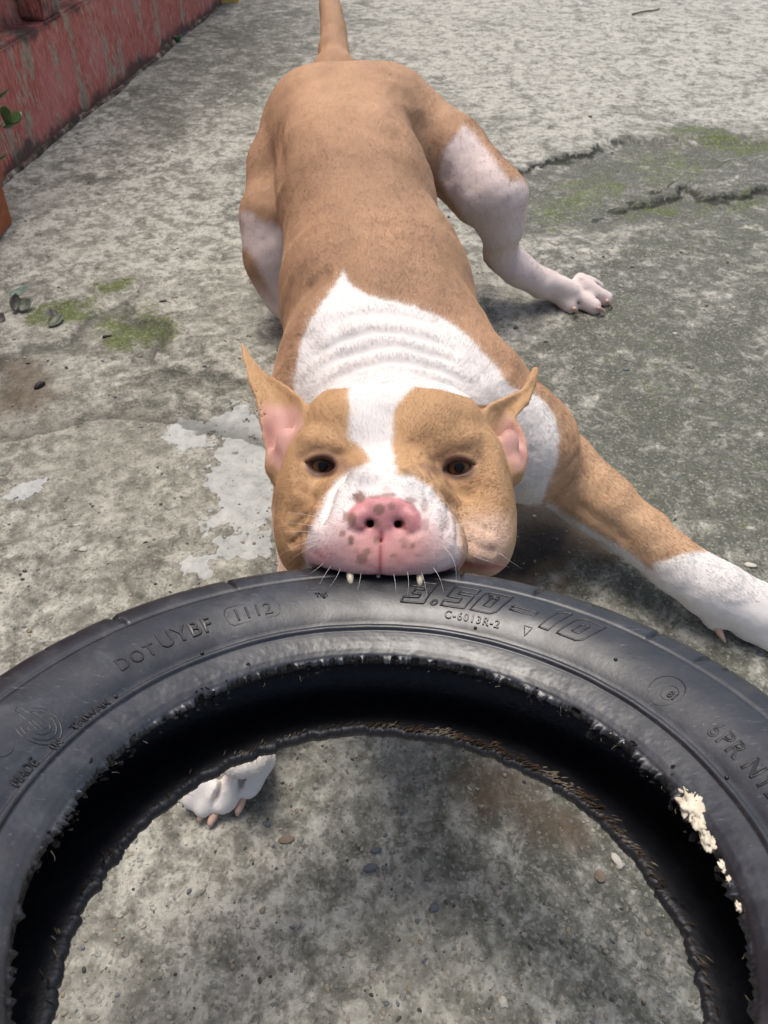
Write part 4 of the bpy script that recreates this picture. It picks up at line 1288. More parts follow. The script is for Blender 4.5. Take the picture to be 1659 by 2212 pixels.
def pigment(P, jit=None):
    """fur / skin colour for points on the coat; returns rgb, hair length factor"""
    x_, y_ = flat(P)
    wob = 5.0 * (fbm(P[:, 0] * 1.0 + 3, P[:, 1] - P[:, 2], 110, 4, 41, .65)) * 2
    n_ = fbm(P[:, 0] + 1.7, P[:, 1] + P[:, 2] * .7, 35, 3, 43)
    head = head_mask(P) & (y_ < 1300)
    tan = np.where(head[:, None], np.array([.50, .305, .158]), np.array([.44, .265, .158]))
    lf = (sstep(.12, .21, P[:, 0]) * ~head * (P[:, 2] < .95))[:, None]; tan = tan * (1 - lf) + np.array([.56, .36, .215]) * lf
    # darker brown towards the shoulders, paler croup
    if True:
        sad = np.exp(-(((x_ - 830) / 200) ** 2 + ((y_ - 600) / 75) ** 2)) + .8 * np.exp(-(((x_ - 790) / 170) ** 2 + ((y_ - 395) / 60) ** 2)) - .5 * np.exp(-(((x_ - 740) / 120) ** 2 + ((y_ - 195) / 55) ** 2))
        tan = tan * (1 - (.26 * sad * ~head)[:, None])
    n4_ = fbm(P[:, 0] * 1.1 - 2, P[:, 1] - P[:, 2] * .4, 75, 3, 47)
    tan = tan * (1 + .26 * n_[:, None] + .16 * n4_[:, None])
    w = np.zeros(len(P))
    for nm, poly in WHITE:
        s = poly_sd(x_, y_, poly) + wob
        if jit is not None: s = s + jit
        if nm == 'head': ok = head & (y_ > 780)
        elif nm == 'nape': ok = ~head & (P[:, 2] < .95)
        elif nm == 'far_paw': ok = ~head & (y_ > 1300) & (P[:, 0] < .1)
        elif nm == 'foreleg': ok = (P[:, 0] > .13) & (P[:, 2] < .95)
        else: ok = P[:, 2] > .95
        soft = {'hind': 9.0, 'far_hind': 12.0, 'nape': 4.5, 'foreleg': 5.0, 'head': 7.0}.get(nm, 4.0)
        w = np.maximum(w, sstep(-soft, soft, s) * ok)
    # belly, inner legs
    under = sstep(.10, .04, to_world(P)[:, 2]) * (P[:, 0] < .13) * ~head
    w = np.maximum(w, under)
    white = np.array([.76, .715, .68])
    white = np.where((~head & (P[:, 2] > .95))[:, None], np.array([.72, .60, .555]), white)
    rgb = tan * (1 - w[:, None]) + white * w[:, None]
    hl = np.ones(len(P))
    # pink of muzzle, chin and cheek
    mz = np.exp(-(((x_ - 830) / 138) ** 2 + ((y_ - 1184) / 88) ** 2) ** 1.8) * head * (P[:, 2] < .53)
    chk = np.exp(-((np.maximum(0, np.abs(x_ - 1052) - 20) / 40) ** 2 + (np.maximum(0, np.abs(y_ - 1180) - 45) / 26) ** 2)) * head
    lipl = np.exp(-(((x_ - 695) / 34) ** 2 + ((y_ - 1200) / 22) ** 2)) * head
    rgb = rgb * (1 - (mz * .9)[:, None]) + np.array([.57, .245, .225]) * (mz * .9)[:, None]
    rgb = rgb * (1 - (chk * .85)[:, None]) + np.array([.62, .445, .345]) * (chk * .85)[:, None]
    rgb = rgb * (1 - (lipl * .7)[:, None]) + np.array([.72, .30, .29]) * (lipl * .7)[:, None]
    # bare nose pad
    NOSE = [(750, 1122), (754, 1103), (770, 1085), (800, 1074), (830, 1071), (862, 1075), (890, 1086), (907, 1108), (912, 1132), (905, 1146), (885, 1150), (866, 1146), (850, 1150), (852, 1166), (836, 1172), (824, 1180), (812, 1172), (797, 1166), (798, 1150), (775, 1148), (756, 1140)]
    sn_ = sstep(-3, 3, poly_sd(x_, y_, NOSE)) * head * (P[:, 2] < .50)
    rgb = rgb * (1 - sn_[:, None]) + np.array([.56, .245, .25]) * sn_[:, None]
    hl = hl * (1 - sn_)
    # seam of the lip
    g_ = np.exp(-(line_d(x_, y_, [(824, 1150), (822, 1190), (820, 1245)]) / 5.0) ** 2) * head * (P[:, 2] < .50)
    rgb = rgb * (1 - .85 * g_[:, None]) + np.array([.30, .06, .06]) * .85 * g_[:, None]
    hl = hl * (1 - g_)
    lip = np.exp(-(line_d(x_, y_, [(668, 1205), (720, 1228), (765, 1243), (820, 1246), (870, 1252), (930, 1248), (985, 1222), (1010, 1222), (1080, 1226)]) / 9.0) ** 2) * head * (P[:, 2] < .56)
    rgb = rgb * (1 - .6 * lip[:, None]) + np.array([.58, .26, .26]) * .6 * lip[:, None]
    hl = hl * (1 - .7 * lip)
    hl = hl * (1 - .45 * np.clip(mz * 1.3, 0, 1))
    for cx, cy, rx, ry, st_ in SPOTS:
        dd = np.sqrt(((x_ - cx) / rx) ** 2 + ((y_ - cy) / ry) ** 2) + wob * .025 + n_ * .3
        m = sstep(1.2, .75, dd) * head * (P[:, 2] < .53) * min(.92, st_ * 1.3)
        rgb = rgb * (1 - m[:, None]) + np.array([.25, .135, .108]) * m[:, None]
    # nostril lining
    for cx, cy in ((796, 1130), (865, 1132)):
        m = np.exp(-(((x_ - cx) / 12) ** 2 + ((y_ - cy) / 10) ** 2) ** 2) * sn_ * sstep(.4695, .4715, P[:, 2])
        rgb = rgb * (1 - m[:, None]) + np.array([.10, .03, .03]) * m[:, None]
    for pl_ in ([(797, 1128), (792, 1137), (784, 1142), (772, 1146)], [(864, 1130), (870, 1139), (878, 1144), (891, 1148)]):
        m = np.exp(-(line_d(x_, y_, pl_) / 3.6) ** 2) * sn_ * .75
        rgb = rgb * (1 - m[:, None]) + np.array([.20, .06, .06]) * m[:, None]
    # eye rims and the dusky brow hair
    for (ex, ey), s_, z_ in EYES:
        dd = np.sqrt(((x_ - ex) / 34) ** 2 + ((y_ - ey) / 24) ** 2)
        m = sstep(1.30, .85, dd) * head
        rgb = rgb * (1 - .95 * m[:, None]) + np.array([.085, .043, .036]) * .95 * m[:, None]
        hl = hl * (1 - sstep(1.4, 1.0, dd) * head)
        m = np.exp(-(line_d(x_, y_, [(ex - 55 * s_, ey + 6), (ex - 30 * s_, ey - 24), (ex + 10 * s_, ey - 38), (ex + 44 * s_, ey - 24)]) / 14) ** 2) * head
        rgb = rgb * (1 - .55 * m[:, None]) + np.array([.17, .09, .055]) * .55 * m[:, None]
        m = np.exp(-(line_d(x_, y_, [(ex - 36 * s_, ey + 10), (ex - 62 * s_, ey + 8), (ex - 74 * s_, ey - 2)]) / 12) ** 2) * head
        rgb = rgb * (1 - .4 * m[:, None]) + np.array([.25, .14, .11]) * .4 * m[:, None]
    # inside of the ears
    for poly in ([(575, 880), (640, 885), (658, 925), (640, 985), (605, 1010), (588, 1000), (570, 940)], [(1095, 905), (1125, 935), (1142, 960), (1136, 1005), (1118, 1012), (1095, 985), (1080, 940)]):
        m = sstep(-22, 14, poly_sd(x_, y_, poly)) * head * (P[:, 2] > .575)
        m = m * ((np.abs(x_ - 846) > 188) | (y_ > 2000))
        rgb = rgb * (1 - .85 * m[:, None]) + np.array([.60, .335, .30]) * .85 * m[:, None]
        hl = hl * (1 - .75 * m)
    for cx, cy, rx, ry in ((580, 930, 14, 22), (598, 975, 12, 14), (1130, 985, 11, 16), (1100, 925, 14, 12)):
        m = np.exp(-(((x_ - cx) / rx) ** 2 + ((y_ - cy) / ry) ** 2)) * head * (P[:, 2] > .57) * .55
        rgb = rgb * (1 - m[:, None]) + np.array([.27, .105, .085]) * m[:, None]
    m = np.exp(-(line_d(x_, y_, [(1000, 1216), (1040, 1224), (1088, 1224)]) / 7.0) ** 2) * head * .8
    rgb = rgb * (1 - m[:, None]) + np.array([.42, .13, .12]) * m[:, None]; hl = hl * (1 - m)
    return np.clip(rgb, 0, 1), hl


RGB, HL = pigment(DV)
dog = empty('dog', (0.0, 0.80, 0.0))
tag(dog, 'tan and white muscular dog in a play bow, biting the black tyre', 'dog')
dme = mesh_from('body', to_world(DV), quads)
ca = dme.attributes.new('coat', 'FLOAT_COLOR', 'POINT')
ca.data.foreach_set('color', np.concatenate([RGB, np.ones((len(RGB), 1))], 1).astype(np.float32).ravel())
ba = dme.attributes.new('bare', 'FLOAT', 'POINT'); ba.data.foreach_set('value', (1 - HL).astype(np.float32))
t = NT('coat_skin'); v = t.coord()
nn = t.noise(v, 900, 3, .6)
bare = t.attr('bare')
c = t.mix(.12, t.attr('coat', 'Color'), t.ramp(nn, [(.3, (.2, .15, .12)), (.7, (.9, .85, .8))]), 'OVERLAY')
t.b.inputs['Subsurface Weight'].default_value = .12
t.b.inputs['Subsurface Radius'].default_value = (.006, .0025, .0015)
t.b.inputs['Subsurface Scale'].default_value = .6
rgh = t.math('SUBTRACT', .75, t.math('MULTIPLY', bare, .33))
vo = t.voro(v, 1500, 'F1', 'Distance')
M_COAT = t.out(c, rgh, t.bump(t.math('MULTIPLY', vo, bare), .25, .0004), .3)
body = link_mesh('body', dme, M_COAT, dog)

# ---- eyes ---------------------------------------------------------------
t = NT('amber_eye'); tc = t.new('ShaderNodeTexCoord'); sp = t.new('ShaderNodeVectorMath', operation='LENGTH')
mp = t.new('ShaderNodeMapping'); mp.inputs['Scale'].default_value = (1, 1, 0); t.l.new(tc.outputs['Object'], mp.inputs[0]); t.l.new(mp.outputs[0], sp.inputs[0])
rr = t.math('MULTIPLY', sp.outputs['Value'], 100)
st = t.noise(t.coord('Object', (300, 300, 300)), 1.0, 3)
c = t.ramp(t.math('ADD', rr, t.math('MULTIPLY', t.math('SUBTRACT', st, .5), .06)), [(.0, (.004, .003, .003)), (.36, (.005, .003, .003)), (.42, (.07, .032, .012)), (.66, (.14, .07, .026)), (.80, (.03, .014, .008)), (.9, (.30, .22, .19))])
M_EYE = t.out(c, .04, None, .2)
for (ex, ey), s_, z_ in EYES:
    c0 = at(ex + 2, ey + 1, z_ - .0034)
    bm = bmesh.new(); bmesh.ops.create_uvsphere(bm, u_segments=40, v_segments=24, radius=.0118)
    o = bpy.data.objects.new('eye', bm_mesh('eye', bm)); COL.objects.link(o); o.data.materials.append(M_EYE)
    for p in o.data.polygons: p.use_smooth = True
    o.parent = dog; wpos = to_world(c0); o.location = Vector(wpos) - Vector(dog.location)
    aim = (Vector((0.03 * s_ * 0, 0, EYE_H)) - Vector(wpos)).normalized()
    o.rotation_euler = aim.to_track_quat('Z', 'Y').to_euler()

# ---- teeth, claws ---------------------------------------------------------
M_TOOTH = plain('tooth_enamel', (.56, .50, .37), .3, .08, 200, .5)
M_CLAW = plain('claw_horn', (.56, .37, .28), .45, .2, 200, .5)


def horn(name, pts, mat, n=10):
    """curved tapering horn through (point, radius) in the slanted frame"""
    P = np.array([p for p, r in pts], float); rr_ = np.array([r for p, r in pts])
    u = np.linspace(0, 1, len(P)); w = np.linspace(0, 1, 12)
    P = np.stack([np.interp(w, u, P[:, i]) for i in range(3)], 1)
    for _ in range(4): P[1:-1] = (P[:-2] + 2 * P[1:-1] + P[2:]) / 4
    rr_ = np.interp(w, u, rr_); P = to_world(P)
    vs = []; fs = []
    for i in range(12):
        d = Vector(P[min(i + 1, 11)] - P[max(i - 1, 0)]).normalized(); s = d.cross(Vector((.3, .2, 1))).normalized(); u_ = d.cross(s)
        for q in range(n):
            a_ = q * 2 * math.pi / n; vs.append(Vector(P[i]) + (s * math.cos(a_) + u_ * math.sin(a_)) * rr_[i])
    for i in range(11):
        for q in range(n): fs.append((i * n + q, i * n + (q + 1) % n, (i + 1) * n + (q + 1) % n, (i + 1) * n + q))
    fs.append(tuple(range(n))[::-1]); fs.append(tuple(range(11 * n, 12 * n)))
    return link_mesh(name, mesh_from(name, vs, fs), mat, dog)


horn('canine_tooth', [(at(757, 1222, .486), .0028), (at(756, 1243, .4755), .0025), (at(757, 1256, .4738), .0019), (at(759, 1267, .4738), .0007)], M_TOOTH)
horn('canine_tooth', [(at(908, 1228, .486), .0027), (at(907, 1247, .4760), .0024), (at(907, 1259, .4742), .0018), (at(908, 1268, .4742), .0007)], M_TOOTH)
horn('incisor_tooth', [(at(818, 1232, .488), .0016), (at(817, 1245, .4795), .0016), (at(817, 1250, .4790), .0008)], M_TOOTH)
for p0, p1, r_ in [((527, 1716), (513, 1761), .0034), ((470, 1740), (454, 1785), .0035), ((441, 1746), (431, 1776), .0030)]:
    g0 = EYE_H / (SN + (p0[1] - 1106) / 1661.2 * CS); g1 = EYE_H / (SN + (p1[1] - 1106) / 1661.2 * CS)
    pm_ = ((p0[0] + p1[0]) / 2, (p0[1] + p1[1]) / 2)
    horn('claw', [(at(*p0, g0 - .0100), r_), (at(*pm_, (g0 + g1) / 2 - .0072), r_), (at(p1[0], p1[1] - 8, g1 - .0040), r_ * .85), (at(*p1, g1 - .0026), r_ * .4)], M_CLAW)
for p0, p1, r_ in [((1240, 666), (1248, 678), .0028), ((1292, 665), (1308, 676), .0030), ((1311, 649), (1322, 663), .0028)]:
    g1 = EYE_H / (SN + (p1[1] - 1106) / 1661.2 * CS)
    horn('claw', [(at(*p0, g1 - .018), r_), (at((p0[0] + p1[0]) / 2, (p0[1] + p1[1]) / 2 - 1, g1 - .011), r_), (at(*p1, g1 - .004), r_ * .4)], M_CLAW)
g1 = EYE_H / (SN + (1385 - 1106) / 1661.2 * CS)
horn('claw', [(at(1545, 1352, .748), .0036), (at(1556, 1368, .742), .0033), (at(1567, 1388, g1 - .006), .0010)], M_CLAW)
for x0, y0, x1, y1 in [(1700, 1398, 1725, 1412), (1735, 1374, 1765, 1386), (1755, 1348, 1785, 1360), (1745, 1322, 1772, 1332)]:
    g1 = EYE_H / (SN + (y1 - 1106) / 1661.2 * CS)
    horn('claw', [(at(x0, y0, g1 - .022), .0034), (at((x0 + x1) / 2, (y0 + y1) / 2, g1 - .012), .0032), (at(x1, y1, g1 - .003), .0012)], M_CLAW)


# ---- short coat: individual hairs lying along the body ---------------------------
tri = np.concatenate([quads[:, [0, 1, 2]], quads[:, [0, 2, 3]]])
pa_, pb_, pc_ = DV[tri[:, 0]], DV[tri[:, 1]], DV[tri[:, 2]]
area = np.linalg.norm(np.cross(pb_ - pa_, pc_ - pa_), axis=1) * .5
cen_ = (pa_ + pb_ + pc_) / 3
dens = np.clip((.62 / np.maximum(cen_[:, 2], .45)) ** 2.0, .12, 1.6)
hlen_t = HL[tri].mean(1)
wgt = area * dens * (hlen_t > .06)
NH = 560000
pick = RNG.choice(len(tri), NH, p=wgt / wgt.sum())
r1 = np.sqrt(RNG.random(NH)); r2 = RNG.random(NH)
w0 = 1 - r1; w1 = r1 * (1 - r2); w2 = r1 * r2
tp = tri[pick]
P0 = DV[tp[:, 0]] * w0[:, None] + DV[tp[:, 1]] * w1[:, None] + DV[tp[:, 2]] * w2[:, None]
N0 = NRM[tp[:, 0]] * w0[:, None] + NRM[tp[:, 1]] * w1[:, None] + NRM[tp[:, 2]] * w2[:, None]
N0 /= np.linalg.norm(N0, axis=1, keepdims=True)
rgb_h, hl_h = pigment(P0, RNG.normal(0, 5.0, NH))
# flow of the coat
hx, hy = flat(P0)
hm = head_mask(P0)
nose_p = at(830, 1105, .465)
flow_head = P0 - nose_p; flow_head[:, 2] = np.abs(flow_head[:, 2]) + .02
tail_p = at(720, 100, 1.2)
flow_body = np.tile(to_frame(np.array([0, 1.0, -.25 + EYE_H]))[None] - to_frame(np.array([0, 0, EYE_H]))[None], (NH, 1))
side = np.tanh((P0[:, 0] - np.interp(P0[:, 2], [.6, 1.1], [.02, -.05])) / .06)[:, None]
flow_body = flow_body + side * np.array([[.18, 0, 0]])
flow = np.where(hm[:, None], flow_head, flow_body)
fl = (P0[:, 0] > .14) & (P0[:, 2] < .95)
flow = np.where(fl[:, None], (at(1600, 1330, .745) - at(1215, 1020, .785))[None], flow)
hl_ = (P0[:, 2] > .95) & ((hx > 1000) | (hx < 600))
flow = np.where((hl_ & (hx > 1000) & (hy < 540))[:, None], (at(1080, 545, 1.15) - at(1000, 330, 1.1))[None], flow)
flow = np.where((hl_ & (hx > 1060) & (hy >= 540))[:, None], (at(1260, 640, 1.19) - at(1085, 550, 1.15))[None], flow)
flow = np.where((hl_ & (hx < 600))[:, None], (at(640, 660, 1.13) - at(600, 330, 1.1))[None], flow)
flow = flow / np.linalg.norm(flow, axis=1, keepdims=True)
flow = flow + RNG.normal(0, .10, (NH, 3))
T0 = flow - (flow * N0).sum(1, keepdims=True) * N0
T0 /= np.linalg.norm(T0, axis=1, keepdims=True) + 1e-9
Lh = np.where(hm, .0027, .0035) * RNG.uniform(.6, 1.25, NH) * np.clip(hl_h, .12, 1)
Lh = np.where(~hm & (P0[:, 2] < .80) & (hx > 600) & (hx < 1160), Lh * 1.15, Lh)
Lh = np.where((P0[:, 2] > .95) & ~hm, Lh * .9, Lh)
Lh = np.where(to_world(P0)[:, 2] < .055, Lh * .5, Lh)
lift = RNG.uniform(.20, .38, NH)
K = 4
pts = np.zeros((NH, K, 3))
for k in range(K):
    s = k / (K - 1)
    pts[:, k] = P0 - N0 * .0002 + (T0 * s + N0 * (lift * (s - .38 * s * s))[:, None]) * Lh[:, None]
hc = bpy.data.hair_curves.new('fur')
hc.add_curves([K] * NH)
hc.points.foreach_set('position', to_world(pts.reshape(-1, 3)).astype(np.float32).ravel())
ra = hc.attributes.get('radius') or hc.attributes.new('radius', 'FLOAT', 'POINT')
base_r = np.clip(.00009 * (P0[:, 2] / .55), .00009, .0002)
ra.data.foreach_set('value', (base_r[:, None] * np.array([1.0, .9, .65, .15])[None]).astype(np.float32).ravel())
Tq = flow - (flow * N0).sum(1, keepdims=True) * N0
along = P0[:, 2] - P0[:, 1] * .6
streak = fbm(P0[:, 0] * 1.0 + 5, along * .22, 210, 3, 57) + .7 * fbm(P0[:, 0] + 9, along * .35, 90, 2, 59)
dx_, dy_ = hx - 830, hy - 1100
ang_ = np.arctan2(dy_, dx_); rad_h = np.hypot(dx_, dy_)
streak_h = fbm(ang_ * .09, rad_h * .00006, 900, 3, 63) + .6 * fbm(ang_ * .09 + 2, rad_h * .00016, 320, 2, 65)
streak = np.where(hm, streak_h * 1.1, streak)
streak = streak + .5 * fbm(P0[:, 0] + 4, along * .3, 620, 2, 69)
hcol = rgb_h * (1 + .34 * streak * np.where(hm, .8, 1.0))[:, None] * RNG.uniform(.80, 1.16, (NH, 1))
cl = hc.attributes.new('coat', 'FLOAT_COLOR', 'CURVE')
cl.data.foreach_set('color', np.concatenate([np.clip(hcol, 0, .92), np.ones((NH, 1))], 1).astype(np.float32).ravel())
t = NT('hair_fibre')
t.b.inputs['Sheen Weight'].default_value = 0.0
M_HAIR = t.out(t.attr('coat', 'Color'), .62, None, .22)
hc.materials.append(M_HAIR)
fur = bpy.data.objects.new('fur', hc); COL.objects.link(fur); fur.parent = dog; fur.location = -Vector(dog.location)
tag(fur, kind='stuff')
# whiskers
WHK = [((690, 1165), (640, 1172), (590, 1210)), ((688, 1150), (640, 1145), (600, 1150)), ((686, 1138), (640, 1128), (606, 1130)), ((684, 1175), (650, 1190), (622, 1215)), ((700, 1120), (650, 1108), (602, 1105)),
       ((972, 1150), (1010, 1150), (1056, 1180)), ((962, 1168), (1005, 1185), (1030, 1226)), ((955, 1180), (990, 1200), (985, 1262)), ((975, 1135), (1030, 1128), (1075, 1122)), ((985, 1110), (1020, 1095), (1045, 1088)),
       ((1020, 1200), (1060, 1215), (1100, 1225)), ((1080, 1195), (1105, 1215), (1130, 1230)), ((880, 1235), (885, 1258), (880, 1285)), ((935, 1225), (955, 1250), (958, 1280)), ((850, 1240), (856, 1262), (855, 1282)),
       ((735, 1228), (728, 1248), (712, 1268)), ((715, 1222), (702, 1240), (690, 1262)), ((780, 1238), (778, 1256), (772, 1274)), ((700, 1215), (682, 1232), (668, 1240)), ((910, 1236), (920, 1260), (922, 1290)), ((690, 1060), (720, 1070), (640, 1030)),
       ((760, 935), (754, 905), (745, 880)), ((758, 960), (764, 980), (758, 925))]
M_WHISK = plain('whisker_hair', (.80, .76, .70), .5, .05)
for a_, b_, c_ in WHK:
    h = on_skin(*a_)
    if h is None: continue
    p0 = h; z0 = h[2]
    dz1 = -.006; dz2 = -.010
    p1 = at(*b_, z0 + dz1); p2 = at(*c_, z0 + dz2 + (.02 if abs(c_[0] - 830) > 170 else 0))
    cu = bpy.data.curves.new('whisker', 'CURVE'); cu.dimensions = '3D'; cu.bevel_depth = .00011; cu.bevel_resolution = 1
    sp_ = cu.splines.new('POLY'); m = 14; sp_.points.add(m - 1)
    for k in range(m):
        s = k / (m - 1); q = p0 * (1 - s) ** 2 + p1 * 2 * s * (1 - s) + p2 * s * s
        sp_.points[k].co = (*to_world(q), 1); sp_.points[k].radius = 1 - .8 * s
    me = curve_to_mesh(cu)
    link_mesh('whisker', me, M_WHISK, dog)

# ================================================================== LOOSE THINGS ON THE GROUND
def stone_mesh(seed, sx=1, sy=1, sz=.6, rough=.5):
    bm = bmesh.new(); bmesh.ops.create_icosphere(bm, subdivisions=3, radius=1)
    for vv in bm.verts:
        q = vv.co.copy()
        f = 1 + rough * float(fbm(np.array([q.x + seed * 3.1]), np.array([q.y + q.z * 1.3]), 1.4, 3, seed)[0]) * 1.6
        vv.co = Vector((q.x * sx, q.y * sy, q.z * sz)) * f
    return bm_mesh('stone', bm)


M_S_PALE = plain('pale_stone', (.52, .49, .42), .8, .25, 300)
M_S_BLUE = plain('blue_grey_stone', (.12, .13, .145), .6, .35, 300)
M_S_DARK = plain('dark_seed', (.022, .018, .016), .45, .4, 300)
M_S_BRN = plain('brown_stone', (.22, .165, .12), .8, .3, 300)
M_LF_DK = plain('dead_leaf', (.035, .03, .022), .5, .5, 200)
M_LF_GR = plain('wilted_leaf', (.07, .085, .055), .45, .4, 200)


def pebble(name, px, py, r, mat, label, cat, seed, sx=1.2, sy=.9, sz=.5, rz=0, group=None, rough=.5):
    x_, y_ = floor_at(px, py)
    me = stone_mesh(seed, sx, sy, sz, rough); me.materials.append(mat)
    me.polygons.foreach_set('use_smooth', np.ones(len(me.polygons), bool))
    o = bpy.data.objects.new(name, me); COL.objects.link(o)
    r = r * .72
    o.scale = (r, r, r); o.rotation_euler = (0, 0, R(rz)); o.location = (x_, y_, ground_z(x_, y_) + r * sz * .25)
    tag(o, label, cat, group)
    return o


G1 = 'small stones lying on the concrete'
pebble('pebble', 180, 1187, .0052, M_S_PALE, 'pale crumbly pebble, the bigger one above the tyre shoulder', 'pebble', 3, group=G1)
pebble('pebble', 165, 1134, .0030, M_S_PALE, 'tiny cream pebble just above the pale crumbly pebble', 'pebble', 4, group=G1)
pebble('pebble', 577, 1780, .0042, M_S_BLUE, 'shiny dark pebble beside the paw inside the tyre', 'pebble', 5, 1.2, .8, .5, -20, G1)
pebble('pebble', 800, 1876, .0056, M_S_BLUE, 'flat blue grey pebble in the middle of the tyre opening', 'pebble', 6, 1.4, .8, .35, 20, G1)
pebble('pebble', 812, 1838, .0046, M_S_BLUE, 'blue grey chip just above the flat blue grey pebble', 'pebble', 7, 1.3, .7, .3, 15, G1)
pebble('pebble', 937, 1962, .0050, M_S_BLUE, 'angular blue grey pebble low on the mossy side inside the tyre', 'pebble', 8, 1.1, .9, .5, 35, G1)
pebble('pebble', 1087, 2166, .0048, M_S_PALE, 'white pebble near the bottom edge inside the tyre', 'pebble', 9, .9, 1.1, .6, 10, G1)
pebble('pebble', 620, 1815, .0058, M_S_BRN, 'reddish brown pebble inside the tyre below the paw', 'pebble', 10, 1.4, .8, .4, 5, G1)
pebble('pebble', 1332, 1860, .0060, M_S_PALE, 'long cream stone beside the lower bead inside the tyre', 'pebble', 11, .7, 1.5, .4, 25, G1)
pebble('pebble', 1295, 1893, .0058, M_S_BRN, 'grey brown stone next to the long cream stone', 'pebble', 12, 1.0, 1.1, .45, 0, G1)
pebble('pebble', 1458, 1034, .0050, M_S_BLUE, 'smooth pale blue pebble behind the outstretched foreleg', 'pebble', 13, .8, 1.2, .35, 10, G1, .2)
pebble('pebble', 1620, 1222, .0060, M_S_PALE, 'flat cream stone just above the white front paw', 'pebble', 14, 1.5, .8, .3, -15, G1)
pebble('pebble', 1275, 252, .0068, M_S_BRN, 'small round brown clod on the pale concrete beyond the hip', 'clod', 15, 1, 1, .8, 0, G1)
pebble('pebble', 1352, 797, .0050, M_S_BLUE, 'dark grey stone on the damp ground below the hind paw', 'pebble', 16, 1.2, .8, .5, 0, G1)
pebble('pebble', 1458, 720, .0042, M_S_PALE, 'little white stone beyond the hind paw on the damp ground', 'pebble', 17, 1.2, .8, .5, 0, G1)
G2 = 'dark seeds dropped on the yard'
pebble('fallen_seed', 86, 836, .0082, M_S_DARK, 'shiny black curled seed on the brown stained patch', 'seed', 21, .8, 1.5, .8, -35, G2, .3)
pebble('fallen_seed', 232, 727, .0058, M_S_DARK, 'black seed lying on the bright moss patch', 'seed', 22, 1.8, .6, .6, 20, G2, .3)
pebble('fallen_seed', 352, 652, .0056, M_S_DARK, 'black seed on the bare concrete beyond the moss patch', 'seed', 23, 1.7, .6, .6, 25, G2, .3)
pebble('fallen_seed', 61, 785, .0036, M_S_DARK, 'tiny black speck of seed above the curled seed', 'seed', 24, 1.4, .8, .6, 0, G2, .3)


def fallen_leaf(px, py, L, Wd, rz, tilt, mat, label, name='fallen_leaf', lift=.003):
    vs = []; fs = []; n, m = 10, 5
    for i in range(n):
        s = i / (n - 1); w = Wd * math.sin(math.pi * (s * .94 + .03)) ** .8
        for q in range(m):
            u = q / (m - 1) * 2 - 1
            vs.append((w * u, L * (s - .5), .25 * w * u * u + .18 * L * (s - .5) ** 2 * 4 * .5))
    for i in range(n - 1):
        for q in range(m - 1):
            a_ = i * m + q; fs.append((a_, a_ + 1, a_ + m + 1, a_ + m))
    me = mesh_from(name, vs, fs); me.materials.append(mat)
    me.polygons.foreach_set('use_smooth', np.ones(len(me.polygons), bool))
    x_, y_ = floor_at(px, py)
    o = bpy.data.objects.new(name, me); COL.objects.link(o); o.location = (x_, y_, ground_z(x_, y_) + lift)
    o.rotation_euler = (R(tilt), R(tilt * .6), R(rz))
    md = o.modifiers.new('thick', 'SOLIDIFY'); md.thickness = .0006
    tag(o, label, 'leaf', 'fallen leaves on the yard')
    return o


fallen_leaf(122, 697, .030, .009, -25, 12, M_LF_GR, 'greenish fallen leaf on the edge of the far moss patch')
fallen_leaf(118, 686, .022, .007, 40, 20, M_LF_DK, 'dark crumpled leaf behind the greenish fallen leaf', lift=.006)
fallen_leaf(50, 645, .034, .009, -60, 15, plain('grey_green_leaf', (.16, .21, .17), .5, .3), 'pale grey green leaf lying flat at the top of a leaf clump', lift=.012)
fallen_leaf(38, 668, .030, .008, 15, 35, M_LF_DK, 'dark upright leaf in the leaf clump', lift=.012)
fallen_leaf(58, 668, .026, .009, -20, 25, M_LF_GR, 'dull green leaf lowest in the leaf clump', lift=.008)
fallen_leaf(2, 690, .020, .006, 0, 25, M_LF_DK, 'dark dry leaf on the ground nearest the planter side of the yard')
# twig far off on the pale concrete
x_, y_ = floor_at(1397, 28)
tw_ = tube_obj('twig', [(-.055, -.035, .004), (-.02, -.012, .006), (.02, .01, .005), (.05, .038, .004)], .0030, .0022, plain('twig_bark', (.10, .07, .05), .8), None)
tw_.location = (x_, y_, ground_z(x_, y_)); tag(tw_, 'short dark twig on the far pale concrete', 'twig')
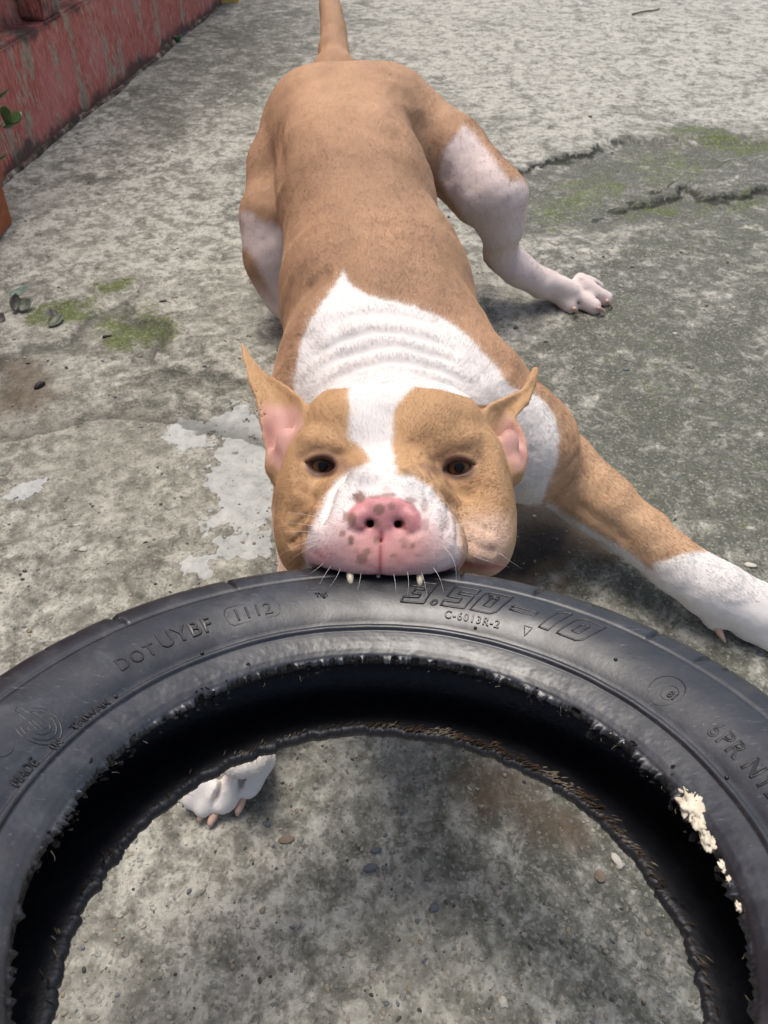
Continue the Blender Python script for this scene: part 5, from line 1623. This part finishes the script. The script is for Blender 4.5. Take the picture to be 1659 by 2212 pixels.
# weed in the wall's drain joint
wd = empty('weed', (-.60, 2.56, 0)); tag(wd, 'tiny green weed sprouting at the foot of the red wall', 'weed')
for k in range(5):
    o = bpy.data.objects.new('leaf', jl); COL.objects.link(o); o.parent = wd
    o.matrix_basis = Matrix.Translation((0, 0, .002)) @ Vector((math.cos(k * 1.3), math.sin(k * 1.3), .9)).normalized().to_track_quat('Y', 'Z').to_matrix().to_4x4() @ Matrix.Scale(.55, 4)
# grit
protos = []
for k in range(6):
    bm = bmesh.new(); bmesh.ops.create_icosphere(bm, subdivisions=1, radius=1)
    vs = np.array([vv.co[:] for vv in bm.verts]); fs = np.array([[vv.index for vv in f.verts] for f in bm.faces]); bm.free()
    vs = vs * (1 + RNG.uniform(-.3, .3, (len(vs), 1))) * np.array([1.2, .85, .55]); protos.append((vs, fs))
gvs, gfs, gmi = [], [], []; off = 0
NG = 5200
for k in range(NG):
    px = RNG.uniform(-40, 1700); py = 2260 - (2260 + 0) * RNG.random() ** 1.0
    x_, y_ = floor_at(px, py)
    if x_ < -.761 + (y_ - 1.537) * .1463 + .02: continue
    r_ = .0006 + .0016 * RNG.random() ** 3.2 + (.0012 if RNG.random() < .03 else 0)
    vs, fs = protos[k % 6]; a_ = RNG.uniform(0, 6.28); cs_, sn_2 = math.cos(a_), math.sin(a_)
    q = vs * r_ * (1 + .35 * (y_ > .9)); q = np.stack([q[:, 0] * cs_ - q[:, 1] * sn_2, q[:, 0] * sn_2 + q[:, 1] * cs_, q[:, 2]], 1) + np.array([x_, y_, ground_z(x_, y_) + r_ * .12])
    gvs.append(q); gfs.append(fs + off); off += len(vs); gmi += [int(RNG.choice([0, 0, 1, 2, 3, 3]))] * len(fs)
gme2 = mesh_from('grit', np.concatenate(gvs), np.concatenate(gfs))
for m_ in (plain('grit_pale', (.33, .305, .25), .85), plain('grit_dark', (.07, .068, .06), .8), plain('grit_blue', (.15, .158, .165), .75), plain('grit_tan', (.27, .23, .17), .8)): gme2.materials.append(m_)
gme2.polygons.foreach_set('material_index', np.array(gmi, np.int32))
grit = bpy.data.objects.new('grit', gme2); COL.objects.link(grit); tag(grit, 'loose sand grains and stone chips scattered over the concrete', None, None, 'stuff')
